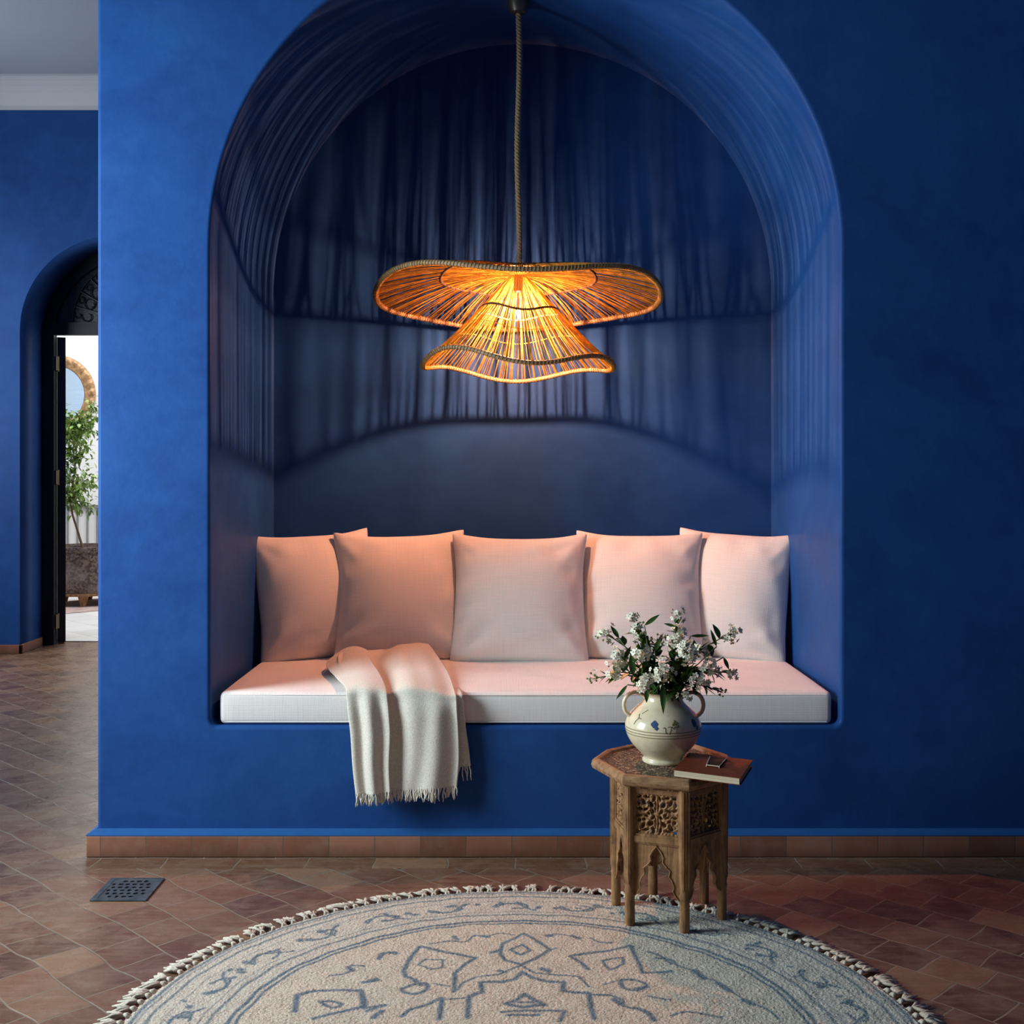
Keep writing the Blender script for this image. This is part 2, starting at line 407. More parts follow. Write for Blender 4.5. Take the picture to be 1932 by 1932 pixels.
# door_1 : black frame, lunette with tracery, one open leaf
d = empty('door_1', (AX, FY1, 0), None, None); d['kind'] = 'structure'
DY = 8.72
m = M(); t = .105
def archband(r0, r1, y0, y1, m, z=AZ):
    n = 40; P = []
    for i in range(n+1):
        a = PI*i/n; P.append([(AX+r*math.cos(a), y, z+r*math.sin(a)) for r, y in ((r0, y0), (r1, y0), (r1, y1), (r0, y1))])
    m.grid(np.array(P), closed=True)
archband(AR-.085, AR+.01, DY-.04, DY+.02, m)
for sx in (-1, 1):
    xs = sorted((AX+sx*(AR+.01), AX+sx*(AR-.085))); m.box((xs[0], DY-.04, 0), (xs[1], DY+.02, AZ))
m.box((AX-AR+.08, DY-.045, AZ+.015), (AX+AR-.08, DY+.02, AZ+.105))
m.build('door_frame', BLACK, d)
k = N('dark_leaded_glass'); f = k.noise(k.co(), 90, 4)
k.p(Base_Color=k.ramp(f, [(.3, (.012, .012, .014)), (.7, (.045, .045, .05))]), Roughness=.35); k.bump(f, .6, .004); LEAD = k.m
m = M(); n = 40
m.prism([(AX+(AR-.08)*math.cos(PI*i/n), AZ+.1+(AR-.18)/(AR-.08)*(AR-.08)*math.sin(PI*i/n)) for i in range(n+1)], 0, .008, lambda x, z, y: (x, DY+.0+y, z))
m.build('lunette_glass', LEAD, d)
m = M(); c0 = Vector((AX, DY-.012, AZ+.11)); r2 = .45
for i in range(1, 12):
    a = PI*i/12
    m.tube([c0+Vector((math.cos(a)*r, 0, math.sin(a)*r)) for r in (.08, .25, r2)], .005, 5)
for rr in (.09, .26, r2):
    m.tube([c0+Vector((math.cos(PI*i/30)*rr, 0, math.sin(PI*i/30)*rr)) for i in range(31)], .006, 5)
for i in range(11):       # little curls between the bars
    a = PI*(i+1)/12
    for rr, q, sg in ((.17, .04, 1), (.34, .05, 1), (.34, .05, -1), (.41, .03, 1), (.41, .03, -1)):
        cc = c0+Vector((math.cos(a+.13*sg)*rr, 0, math.sin(a+.13*sg)*rr))
        m.tube([cc+Vector((math.cos(tt)*q*(1-abs(tt-a)/7), 0, math.sin(tt)*q*(1-abs(tt-a)/7))) for tt in np.linspace(a, a+4.4*sg, 12)], .004, 4)
IRON = simple('wrought_iron', (.03, .03, .03), .5, .2)
m.build('lunette_tracery', IRON, d)
lx = AX-AR+.085
def leafbox(m, a0, a1, b0, b1, z0, z1):      # leaf swung open past square; a across its thickness, b along its width
    dv = Vector((-.40, .9165, 0)); nv = Vector((.9165, .40, 0)); o_ = Vector((lx, DY+.025, 0))
    cs = [o_+nv*a+dv*b for a, b in ((a0, b0), (a1, b0), (a1, b1), (a0, b1))]
    m.add([(c.x, c.y, z0) for c in cs]+[(c.x, c.y, z1) for c in cs], [(0,3,2,1),(4,5,6,7),(0,1,5,4),(1,2,6,5),(2,3,7,6),(3,0,4,7)])
m = M(); leafbox(m, 0, .058, 0, .60, .012, AZ+.005); lf = m.build('door_leaf', BLACK, d)
m = M()
for z0, z1 in ((.3, 1.0), (1.15, 2.05)):
    leafbox(m, .055, .064, .1, .5, z0, z1)
m.build('door_panel', BLACK, lf)
for z in (.17, 1.22, 2.05):
    m = M(); m.tube([(lx+.008, DY+.012, z-.055), (lx+.008, DY+.012, z+.055)], .012, 8); m.box((lx-.008, DY-.045, z-.05), (lx+.02, DY+.0, z+.05))
    m.build('hinge', BRASS, d, smooth='auto')

# ------------------------------------------------------------------ pendant lamp
LX, LY = .0245, 4.6
lamp = empty('pendant_lamp', (LX, LY, 3.09), 'woven straw pendant lamp with wavy brim hanging on a rope in the niche', 'lamp')
def periodic(tab):
    tab = sorted(tab); A = np.array([t[0] for t in tab], float); Z = np.array([t[1] for t in tab])
    K = 4
    th = np.radians(A); cols = [np.ones_like(th)]
    for q in range(1, K+1): cols += [np.cos(q*th), np.sin(q*th)]
    Mx = np.stack(cols, 1); reg = np.diag([0]+[.01*q*q for q in range(1, K+1) for _ in (0, 1)])
    cf = np.linalg.solve(Mx.T@Mx+reg, Mx.T@Z)
    def f(t):
        r = cf[0]
        for q in range(1, K+1): r += cf[2*q-1]*math.cos(q*t)+cf[2*q]*math.sin(q*t)
        return r
    return f
zb_ = periodic([(-90, 2.000), (-112, 2.015), (-135, 2.028), (-157, 2.01), (180, 1.945), (157, 1.915), (135, 1.913), (110, 1.880), (90, 1.868), (70, 1.893), (45, 1.910), (22, 1.915), (0, 1.950), (-22, 2.00), (-45, 2.018), (-68, 2.005)])
zc_ = periodic([(-90, 1.684), (-112, 1.712), (-135, 1.738), (-157, 1.722), (180, 1.680), (157, 1.690), (135, 1.700), (110, 1.660), (90, 1.643), (70, 1.668), (45, 1.690), (22, 1.672), (0, 1.680), (-22, 1.708), (-45, 1.700), (-68, 1.685)])
def brim(th, s):      # s 0 hub .. 1 rim
    a, b = .548, (.40 if math.sin(th) < 0 else .405)
    ro = .03
    x = LX+math.cos(th)*(ro+(a-ro)*s); y = LY+math.sin(th)*(ro+(b-ro)*s)
    z = 2.047+(zb_(th)-2.047)*s**1.25 + .018*math.sin(PI*s)
    return Vector((x, y, z))
def cone(th, s):
    a, b, ro = .366, .285, .022
    x = LX+math.cos(th)*(ro+(a-ro)*(s*.93+.07*s**4)); y = LY+math.sin(th)*(ro+(b-ro)*(s*.93+.07*s**4))
    z = 2.045+(zc_(th)-2.045)*s
    return Vector((x, y, z))
def strands(fn, n, rad, seg, jit, s0=0.0):
    m = M()
    for i in range(n):
        t0 = i/n; th = 2*PI*(t0+random.uniform(-.5, .5)/n)+.010*math.sin(2*PI*t0*23+.4)+.0185*math.sin(2*PI*t0*47+1)+.006*math.sin(2*PI*t0*71); d_ = random.uniform(-jit, jit); r = rad*random.uniform(.55, 1.35)
        pts = [fn(th+d_*math.sin(PI*q/seg), s0+(1-s0)*q/seg)+Vector((0, 0, random.uniform(-.002, .002) if 0 < q < seg else 0)) for q in range(seg+1)]
        m.tube(pts, [r*(.16+.84*q/seg) for q in range(seg+1)], 3)
    return m
bo = strands(brim, 400, .0025, 7, .03).build('upper_brim', STRAW, lamp, fix=False)
strands(lambda th, q: brim(th, q*.52)+Vector((0, 0, -.012+.012*q)), 230, .0020, 5, .05).build('inner_brim', STRAW2, lamp, fix=False)
co_ = strands(cone, 210, .0023, 6, .015).build('lower_cone', STRAW2, lamp, fix=False)
def hoop(fn, s, r, name, mat, par, k=8, n=120, dz=0):
    m = M(); m.tube([fn(2*PI*i/n, s)+Vector((0, 0, dz)) for i in range(n)], r, k, closed=True)
    return m.build(name, mat, par, smooth=True)
hoop(brim, 1.0, .0095, 'rim_hoop', HOOP, bo)
DHOOP = wood('dark_rattan_hoop', (.03, .014, .006), (.06, .028, .011), (.10, .05, .02), 0, .3)
hoop(brim, .52, .006, 'inner_hoop', DHOOP, bo)
hoop(cone, 1.0, .0085, 'rim_hoop', HOOP, co_)
hoop(cone, .42, .0045, 'inner_hoop', DHOOP, co_)
hoop(cone, .64, .0016, 'inner_hoop', STRAW, co_)
# whipping that laces the strands around the hoops
for fn, par, n, rr in ((brim, bo, 260, .0105), (cone, co_, 170, .0095)):
    m = M()
    for i in range(n):
        p = fn(2*PI*i/n, 1.0); tn = (fn(2*PI*(i+.5)/n, 1.0)-fn(2*PI*(i-.5)/n, 1.0)).normalized()
        a = tn.orthogonal().normalized(); b2 = tn.cross(a)
        m.tube([p+(a*math.cos(q)+b2*math.sin(q))*rr+tn*.0035*math.sin(q) for q in np.linspace(0, 2*PI, 9)[:-1]], .0016, 4, closed=True)
    m.build('rim_lacing', STRAW, par, fix=False)
m = M()                      # woven crown bundled around the hub
for i in range(150):
    th = random.uniform(0, 2*PI); r1 = random.uniform(.05, .14); h = random.uniform(.0, .022)
    m.tube([(LX+math.cos(th)*.012, LY+math.sin(th)*.012, 2.052+h), (LX+math.cos(th+.2)*r1*.6, LY+math.sin(th+.2)*r1*.6, 2.06+h), (LX+math.cos(th+.35)*r1, LY+math.sin(th+.35)*r1, 2.05+h*.4)], .0017, 3)
m.build('crown', STRAW, lamp, fix=False)
m = M()                      # twisted rope
zt, zb2 = 3.06, 2.02
for s in range(3):
    pts = []
    for i in range(260):
        q = i/259; a = s*2*PI/3+q*2*PI*25; z = zt+(zb2-zt)*q
        pts.append((LX+math.cos(a)*.0055+.004*math.sin(q*9), LY+math.sin(a)*.0055, z))
    m.tube(pts, .0068, 6)
m.build('rope_cord', ROPE, lamp, smooth=True)
m = M()
for sx in (-1, 1): m.tube([(LX+sx*.004, LY, 2.12), (LX+sx*.034, LY-.02, 2.045)], .0012, 4)
m.build('hanging_wire', simple('thin_wire', (.5, .42, .3), .5, .5), lamp)
m = M(); m.lathe([(.012, -.045), (.03, -.04), (.042, -.015), (.045, .002)], (LX, LY, 3.09)); 
cp = m.build('ceiling_canopy', simple('dark_bronze', (.11, .09, .08), .4, .6), lamp, smooth='auto')
m = M(); m.lathe([(.016, 0), (.018, -.01), (.018, -.055), (.013, -.06)], (LX, LY, 2.03)); m.build('bulb_socket', BLACK, lamp, smooth='auto')
m = M(); m.tube([(LX, LY, 2.03-q) for q in (.120, .123, .132, .152, .161, .164)], [.0009, .0038, .0046, .0046, .0038, .0008], 12); fil = m.build('bulb', GLOW, lamp, smooth=True)
k = N('bulb_glass'); k.t.nodes.remove(k.b); out = k.t.nodes['Material Output']
gl_ = k.n('BsdfGlossy', {'Color': (1, 1, 1), 'Roughness': .05}); tp_ = k.n('BsdfTransparent', {'Color': (1, .97, .92)}); mx_ = k.n('MixShader', {0: .02, 1: tp_.outputs[0], 2: gl_.outputs[0]}); k.t.links.new(mx_.outputs[0], out.inputs[0])
m = M(); m.lathe([(.013, -.058), (.0135, -.080), (.015, -.105), (.016, -.125), (.0155, -.145), (.012, -.165), (.006, -.176), (.001, -.179)], (LX, LY, 2.03), 24); m.build('bulb_glass', k.m, fil, smooth=True)

# ------------------------------------------------------------------ bench cushion
def rbox(a, b, r, nx=40, ny=20, nz=6, fn=None):
    """rounded box as superquadric-ish: box grid with corners pulled in"""
    me = bmesh.new(); c = [(a[i]+b[i])/2 for i in range(3)]; h = [(b[i]-a[i])/2 for i in range(3)]
    m = M(); N3 = (nx, ny, nz)
    def pt(u, v, w_):
        p = Vector((u*h[0], v*h[1], w_*h[2])); q = Vector([max(-h[i]+r, min(h[i]-r, p[i])) for i in range(3)]); d_ = p-q
        if d_.length > 1e-9: d_ = d_.normalized()*r; p = q+d_
        if fn: p = fn(p, h)
        return p+Vector(c)
    def ts(n, hh):
        base = [-1, -1+.35*r/hh, -1+.7*r/hh, -1+r/hh]; inner = [-1+r/hh+(2-2*r/hh)*i/n for i in range(1, n)]
        return base+inner+[-x for x in reversed(base)]
    T = [ts(N3[i], h[i]) for i in range(3)]
    for ax in range(3):
        o1, o2 = [i for i in range(3) if i != ax]
        for s in (-1, 1):
            P = np.zeros((len(T[o1]), len(T[o2]), 3))
            for i, u in enumerate(T[o1]):
                for j, v in enumerate(T[o2]):
                    q = [0, 0, 0]; q[ax] = s; q[o1] = u; q[o2] = v; P[i, j] = pt(*q)
            m.grid(P)
    return m
def weld(o, d=.0004):
    b = bmesh.new(); b.from_mesh(o.data); bmesh.ops.remove_doubles(b, verts=b.verts, dist=d); bmesh.ops.recalc_face_normals(b, faces=b.faces); b.to_mesh(b and o.data); b.free()
    o.data.polygons.foreach_set('use_smooth', [True]*len(o.data.polygons)); return o
CX0, CX1 = (411-966)/562.5, (1573-966)/562.5
def puff(p, h):
    u, v = p.x/h[0], p.y/h[1]
    if p.z > 0: p.z += .006*max(0, 1-u*u)**.5*max(0, 1-v*v)**.5*(p.z/h[2]) + .0015*math.sin(p.x*9+p.y*4)
    p.y += -.004*(1-(p.z/h[2])**2) if p.y < 0 else 0
    return p
o = rbox((CX0, 4.022, .4295), (CX1, 5.055, .538), .018, 60, 30, 6, puff).build('seat_cushion', SEAT, fix=False, loc=(NX, 4.5, .43)); weld(o)
tag(o, 'long boxed cream linen seat cushion filling the blue niche bench', 'cushion')
for z in (.529, .4385):
    m = M(); m.tube([(CX0+.018, 4.0235, z), (NX, 4.0195, z), (CX1-.018, 4.0235, z)], .0022, 6)
    m.build('seam_piping', SEAT, o)

# ------------------------------------------------------------------ pillows
def pillow(base, yaw, lean, roll, W, H, T, label, seed):
    r_ = np.random.default_rng(seed); n = 44
    ph = r_.uniform(0, 6.28, 12)
    m = M()
    us = np.linspace(-1, 1, n)
    us = np.sign(us)*(1-(1-np.abs(us))**1.35)
    for s in (-1, 1):
        P = np.zeros((n, n, 3))
        for i, u in enumerate(us):
            for j, v in enumerate(us):
                cu = 1-.095*(1-abs(v)**3.2)-.008*math.sin(3*v+ph[0]); cv = 1-(.115 if v > 0 else .035)*(1-abs(u)**3.2)-.008*math.sin(3*u+ph[1])
                rc_ = 1-.045*(abs(u*v))**9; x = W/2*u*cu*rc_; z = H/2*v*cv*rc_
                b0 = max(0, (1-abs(u)**2.2))*max(0, (1-abs(v)**2.2))
                t = T/2*(.75*b0**.44+.25*b0)*1.12
                e = (1-b0)**2*min(1, b0*2.5)**2
                wr = .009*e*(math.sin(9*u*v+ph[2]+4*u)+.7*math.sin(14*v-5*u+ph[3]))
                # soft creases pulled from lower corners
                for q in (0, 1):
                    cx = -1 if q == 0 else 1
                    dd = math.hypot(u-cx*1.0, v+.9); an = math.atan2(v+.9, (u-cx)*-cx)
                    wr += .010*math.exp(-(dd/.55)**2)*math.sin(7*an+ph[4+q])*min(1, b0*3)**2
                    dt = math.hypot(u-cx, v-.95); an2 = math.atan2(.95-v, (u-cx)*-cx)
                    wr += .009*math.exp(-(dt/.4)**2)*math.sin(8*an2+ph[6+q])*min(1, b0*3)**2
                wr += .006*math.exp(-((v+.12-.2*u)/.05)**2)*math.exp(-((abs(u)-.82)/.2)**2)*(1 if u*math.cos(ph[8]) > 0 else 0)
                sag = -.010*(1-v)*.5*(1-u*u)
                y = s*(t+wr if t > 1e-6 else 0)
                if s < 0: y += sag
                P[i, j] = (x, y, z)
        m.grid(P)
    o = m.build('throw_pillow', LINEN, fix=False); weld(o, .0003)
    # origin at the middle of the bottom edge
    o.data.transform(Matrix.Translation((0, 0, H/2*.94)))
    o.location = base; o.rotation_euler = (-lean, roll, yaw)
    tag(o, label, 'pillow', 'cream linen pillows on the niche bench')
    return o
DEG = PI/180
ZS = .541
pillow((-.757, 4.745, ZS), 22*DEG, 13*DEG, -3*DEG, .505, .535, .19, 'cream linen pillow at the far left of the bench, beside the shaded niche side', 1)
pillow((-.437, 4.690, ZS), 5*DEG, 17*DEG, -1*DEG, .545, .545, .185, 'cream linen pillow second from left, behind the folded throw blanket', 2)
pillow((.028, 4.650, ZS), -1*DEG, 16*DEG, 0*DEG, .562, .535, .19, 'cream linen pillow in the middle of the bench, overlapping both its neighbours', 3)
pillow((.498, 4.700, ZS), -4*DEG, 17*DEG, 1*DEG, .535, .545, .185, 'cream linen pillow second from right, just behind and left of the flowers', 4)
pillow((.850, 4.748, ZS), -22*DEG, 13*DEG, 2.5*DEG, .495, .540, .19, 'cream linen pillow at the far right of the bench against the lit side', 5)

# ------------------------------------------------------------------ throw blanket
def catmull(rows, t):
    n = len(rows)-1; x = min(max(t*n, 0), n-1e-6); i = int(x); f = x-i
    p0 = rows[max(i-1, 0)]; p1 = rows[i]; p2 = rows[i+1]; p3 = rows[min(i+2, n)]
    return .5*((2*p1)+(-p0+p2)*f+(2*p0-5*p1+4*p2-p3)*f*f+(-p0+3*p1-3*p2+p3)*f**3)
def sheet(rowsL, rowsR, nu, nv, off):
    P = np.zeros((nu, nv, 3))
    for i in range(nu):
        s = i/(nu-1); a = catmull(rowsL, s); b = catmull(rowsR, s)
        for j in range(nv):
            t = j/(nv-1); p = a+(b-a)*t; P[i, j] = off(p, s, t)
    return P
V = lambda px, py, Y: np.array(at(px, py, Y))
bl = []
def thick(m, P, th=.006):
    n, k_ = P.shape[:2]
    du = np.gradient(P, axis=0); dv = np.gradient(P, axis=1); nn = np.cross(du, dv); nn /= np.linalg.norm(nn, axis=2, keepdims=True)+1e-9
    A = P+nn*th/2; B = P-nn*th/2
    L = np.concatenate([A, B[:, ::-1]], axis=1)          # closed tube round the sheet
    m.grid(L, closed=True)
    for r in (0, -1):
        a = A[r]; b = B[r]; m.grid(np.stack([a, b]))
def smooth01(x): x = min(max(x, 0), 1); return x*x*(3-2*x)
def off_main(p, s, t):
    hang = smooth01((s-.42)/.25)
    fold = .5*math.sin(2*PI*(1.9*t+.15-.25*s))+.32*math.sin(2*PI*(3.3*t+.4+.2*s))
    fold2 = math.sin(2*PI*(1.3*t+.6*s+.2))
    p = p.copy()
    p[1] -= hang*(.018+.020*fold)
    p[2] += (1-hang)*(.012+.010*fold+.010*fold2)*smooth01(s*6+.3)
    p[0] += .006*hang*math.sin(6*s+7*t)
    return p
bk = M()
# lower layer, showing to the right and left of the main one
Lr = [V(700, 1244, 4.62), V(650, 1262, 4.45), V(660, 1298, 4.2), V(668, 1309, 4.01), V(672, 1325, 3.985), V(676, 1370, 3.98), V(680, 1430, 3.978), V(684, 1476, 3.976)]
Rr = [V(800, 1238, 4.66), V(828, 1256, 4.5), V(858, 1290, 4.2), V(872, 1308, 4.01), V(874, 1325, 3.985), V(878, 1370, 3.98), V(884, 1410, 3.978), V(888, 1446, 3.976)]
Pl = sheet(Lr, Rr, 70, 60, lambda p, s, t: p+np.array([0, -.004-.006*math.sin(2*PI*3*t)*smooth01((s-.45)/.2), .003])); thick(bk, Pl)
# main layer
Lm = [V(690, 1236, 4.62), V(652, 1246, 4.46), V(668, 1274, 4.22), V(684, 1300, 4.02), V(700, 1326, 3.972), V(716, 1372, 3.962), V(722, 1430, 3.958), V(722, 1496, 3.955)]
Lm = [V(690, 1234, 4.62), V(640, 1248, 4.46), V(645, 1284, 4.20), V(656, 1304, 4.00), V(662, 1325, 3.972), V(668, 1380, 3.962), V(671, 1440, 3.958), V(674, 1492, 3.955)]
Rm = [V(800, 1208, 4.70), V(822, 1236, 4.56), V(845, 1268, 4.28), V(858, 1302, 4.01), V(864, 1325, 3.972), V(868, 1370, 3.962), V(868, 1430, 3.958), V(861, 1482, 3.955)]
Pm = sheet(Lm, Rm, 110, 110, off_main); thick(bk, Pm, .007)
# the flap folded over at the left with its rolled top
def off_flap(p, s, t):
    hang = smooth01((s-.40)/.25); p = p.copy()
    p[1] -= .020+.012*math.sin(PI*t)*hang+.008*math.sin(2*PI*(2*t+.2))*hang
    p[2] += (1-hang)*(.022+.012*math.sin(PI*t))
    return p
Lf = [V(648, 1236, 4.56), V(618, 1262, 4.42), V(634, 1286, 4.2), V(652, 1306, 4.00), V(657, 1325, 3.965), V(664, 1380, 3.955), V(668, 1440, 3.95), V(674, 1494, 3.945)]
Rf = [V(692, 1236, 4.56), V(700, 1254, 4.42), V(716, 1280, 4.2), V(728, 1306, 4.00), V(734, 1330, 3.965), V(738, 1380, 3.955), V(736, 1440, 3.95), V(738, 1490, 3.945)]
Pf = sheet(Lf, Rf, 80, 50, off_flap); thick(bk, Pf, .007)
# rolled fold at the top left
for r0, ox in ((.020, 0), (.012, .012)):
    P = []
    for i in range(30):
        s = i/29; c = Vector(at(640, 1262, 4.46)).lerp(Vector(at(676, 1296, 4.12)), s)
        ring = []
        for j in range(18):
            a = 2*PI*j/18; rr = r0*(1-.35*s)*(1+.12*math.sin(3*a+4*s)); ring.append((c.x+math.cos(a)*rr*1.3-ox, c.y, c.z+.002+math.sin(a)*rr))
        P.append(ring)
    bk.grid(np.array(P), closed=True)
bo2 = bk.build('throw_blanket', WOOL, smooth=True, loc=tuple(at(770, 1300, 4.1)))
tag(bo2, 'cream woollen throw blanket with fringed hem draped over the seat cushion front', 'blanket')
fr = M()
def fringe(row, n, ln, dx):
    for i in range(n):
        t = (i+.5)/n*(len(row)-1); a = int(t); f = t-a; p = Vector(row[a])*(1-f)+Vector(row[min(a+1, len(row)-1)])*f
        L = ln*random.uniform(.75, 1.1); sx = random.uniform(-.010, .010)+dx; ph = random.uniform(0, 6)
        pts = [p+Vector((sx*q+.0015*math.sin(8*q+ph), -.001-.003*math.sin(PI*q)*random.uniform(0, 1), .006-L*q)) for q in np.linspace(0, 1, 6)]
        fr.tube(pts, [.0024, .0026, .0022, .0025, .002, .0014], 5)
fringe(Pm[-1], 62, .046, -.002); fringe(Pf[-1], 22, .044, 0); fringe(Pl[-1][38:], 16, .05, .0); fringe(Pm[-1], 30, .05, .003)
fr.build('fringe', WOOL, bo2, smooth=True)

# ------------------------------------------------------------------ round rug
RC, RR = Vector((.022, 2.70)), .932
segs = []      # strokes in rug coordinates (relative to the centre), with width
def stroke(pts, w_=.0042, closed=False, spline=True):
    q = [np.array(fl(*p)[:2])-np.array(RC) for p in pts]
    if closed: q.append(q[0])
    if spline and len(q) > 2:
        o_ = [catmull(q, i/(len(q)*5)) for i in range(len(q)*5+1)]
    else: o_ = q
    for a, b in zip(o_, o_[1:]): segs.append((a, b, w_))
def crop1(pts): return [(680+x/3.22, 1640+y/3.22) for x, y in pts]
T1 = lambda pts, w_=.0042, cl=False, sp=False: stroke(crop1(pts), w_, cl, sp)
# central diamond, side diamonds, stepped medallion outline, as woven in the rug
T1([(990, 415), (1075, 460), (1150, 515), (1060, 570), (975, 605), (880, 575), (850, 540), (860, 480), (930, 445)], .006, True)
T1([(800, 530), (850, 515)], .008); T1([(1150, 515), (1190, 505)], .003)
T1([(985, 482), (1035, 515), (975, 545), (910, 515)], .005, True)
T1([(360, 492), (520, 530), (700, 560), (640, 600), (575, 655), (570, 770)], .0065)
T1([(360, 492), (300, 570), (262, 640), (275, 680), (330, 695)], .0065)
T1([(395, 570), (500, 575), (500, 620), (430, 635), (350, 605)], .0035, True)
T1([(1640, 490), (1500, 520), (1340, 540), (1270, 555), (1340, 590), (1385, 635)], .0060)
T1([(1640, 490), (1670, 550), (1700, 610), (1715, 655), (1840, 650), (1890, 645)], .0065)
T1([(1470, 580), (1590, 560), (1600, 600), (1520, 635), (1490, 610)], .0045, True)
T1([(250, 750), (330, 725), (400, 720), (400, 760), (330, 785), (265, 770)], .006, True, True)
T1([(330, 700), (370, 730)], .008)
T1([(1580, 700), (1660, 695), (1740, 730), (1680, 765), (1600, 745)], .006, True, True)
T1([(985, 650), (1040, 685), (1130, 705), (1235, 712), (1230, 765), (1390, 780), (1400, 860), (1420, 935)], .007)
T1([(985, 650), (940, 690), (860, 710), (730, 712), (740, 770), (660, 800), (650, 930)], .007)
T1([(975, 610), (900, 640), (840, 665), (700, 680), (620, 715), (590, 760)], .004)
T1([(990, 615), (1060, 655), (1180, 665), (1330, 680), (1390, 740)], .004)
T1([(1100, 630), (1140, 645)], .009); T1([(840, 640), (880, 650)], .007)
T1([(1000, 785), (1050, 820), (1115, 850), (990, 865), (880, 842), (950, 820)], .0075, True)
T1([(960, 835), (1050, 838)], .006)
T1([(860, 895), (1000, 885), (1240, 888), (1215, 950)], .0055); T1([(900, 915), (1080, 910)], .006)
T1([(490, 810), (400, 850), (300, 880), (250, 920)], .0065); T1([(495, 810), (480, 935)], .007)
T1([(520, 820), (650, 805)], .003); T1([(440, 720), (540, 735)], .003)
T1([(1400, 790), (1520, 790), (1590, 820), (1600, 860), (1700, 880), (1780, 930)], .005); T1([(1540, 820), (1590, 850)], .009)
T1([(1480, 725), (1560, 705)], .003); T1([(1790, 800), (1850, 820)], .003)
T1([(420, 480), (540, 460), (640, 465), (690, 425), (760, 435), (850, 412), (930, 420)], .0032, False, True); T1([(745, 430), (770, 435)], .008); T1([(570, 435), (585, 450)], .007)
T1([(1135, 425), (1160, 425)], .009); T1([(1180, 415), (1290, 432), (1330, 445)], .0035, False, True); T1([(1290, 432), (1325, 442)], .0075)
T1([(1400, 440), (1450, 465), (1530, 470)], .004, False, True)
T1([(105, 570), (130, 535), (200, 525)], .004, False, True); T1([(190, 530), (215, 535)], .008)
T1([(20, 715), (105, 700)], .006); T1([(60, 700), (100, 690)], .005)
T1([(0, 760), (20, 820), (30, 870)], .008); T1([(40, 890), (150, 850)], .006); T1([(80, 930), (130, 890)], .008)
T1([(1750, 525), (1840, 560), (1890, 600)], .005, False, True)
C2 = lambda pts, w_=.004, cl=False, sp=True: stroke([(1200+x/2.64, 1560+y/2.64) for x, y in pts], w_, cl, sp)
C2([(100, 675), (170, 680), (205, 710)], .005); C2([(290, 735), (335, 775)], .010); C2([(205, 715), (300, 740), (340, 770), (400, 790), (460, 835), (540, 880)], .003)
C2([(410, 800), (465, 840)], .009); C2([(535, 885), (575, 905)], .010); C2([(575, 900), (650, 930), (710, 980)], .004)
C2([(180, 960), (250, 945), (340, 955), (430, 970)], .0045); C2([(0, 925), (60, 950), (90, 985)], .008)
C2([(0, 830), (50, 820)], .008); C2([(60, 865), (170, 885)], .0035)
C4 = lambda pts, w_=.004, cl=False, sp=True: stroke([(160+x/3.22, 1560+y/3.22) for x, y in pts], w_, cl, sp)
C4([(1290, 1050), (1400, 1020), (1680, 1020), (1690, 1120), (1500, 1165), (1390, 1190)], .0065, False, False); C4([(1290, 1050), (1275, 1150)], .0075)
C4([(1430, 1090), (1500, 1085), (1560, 1105), (1500, 1125)], .0055, True); C4([(1700, 1130), (1800, 1110)], .006); C4([(1720, 970), (1780, 955)], .006)
C4([(1790, 830), (1820, 795), (1890, 785)], .0045); C4([(1490, 930), (1600, 910), (1620, 870), (1700, 870)], .004); C4([(1600, 880), (1625, 900)], .008)
# repeat the drawing on the half of the rug that lies under the camera
base_ = list(segs)
for a, b, w_ in base_:
    if (a[1]+b[1])/2 > .07: segs.append((-a, -b, w_))
# border scrolls, drawn in polar coordinates
rs = random.Random(5)
nsc = 26
for i in range(nsc):
    t0 = 2*PI*(i+.15)/nsc
    def pol(r, t): return np.array([r*math.cos(t), r*math.sin(t)])
    d_ = 2*PI/nsc; fl_ = 1 if i % 2 else -1
    pts = [pol(.798+fl_*.030*math.cos(q*PI*1.6)*(1-.25*q), t0+d_*(.1+.62*q)) for q in np.linspace(0, 1, 10)]
    for a, b in zip(pts, pts[1:]): segs.append((a, b, .0045))
    pts = [pol(.798-fl_*.022*math.sin(q*4.6), t0+d_*(.48+.26*math.cos(q*4.6))) for q in np.linspace(0, 1, 9)]
    for a, b in zip(pts, pts[1:]): segs.append((a, b, .0042))
    for q in range(4):
        a = pol(.798+rs.uniform(-.03, .03), t0+d_*rs.uniform(0, 1)); b = a+np.array([rs.uniform(-.014, .014), rs.uniform(-.008, .008)])
        segs.append((a, b, rs.choice((.005, .007, .009))))
step = .0026
xs = np.arange(-RR, RR+step, step); G = np.stack(np.meshgrid(xs, xs, indexing='ij'), -1)
rad = np.hypot(G[..., 0], G[..., 1])
wob = .003*np.sin(9*np.arctan2(G[..., 1], G[..., 0]))+.002*np.sin(31*np.arctan2(G[..., 1], G[..., 0]))
msk = np.zeros(rad.shape)
for r0, w_, k_ in ((.912, .0050, .85), (.899, .0035, .55), (.876, .0045, .8), (.840, .0022, .5), (.755, .0022, .55), (.733, .0045, .8), (.686, .0055, 1.0), (.668, .0045, .95)):
    msk = np.maximum(msk, k_*np.clip(1.5-np.abs(rad+wob-r0)/w_, 0, 1))
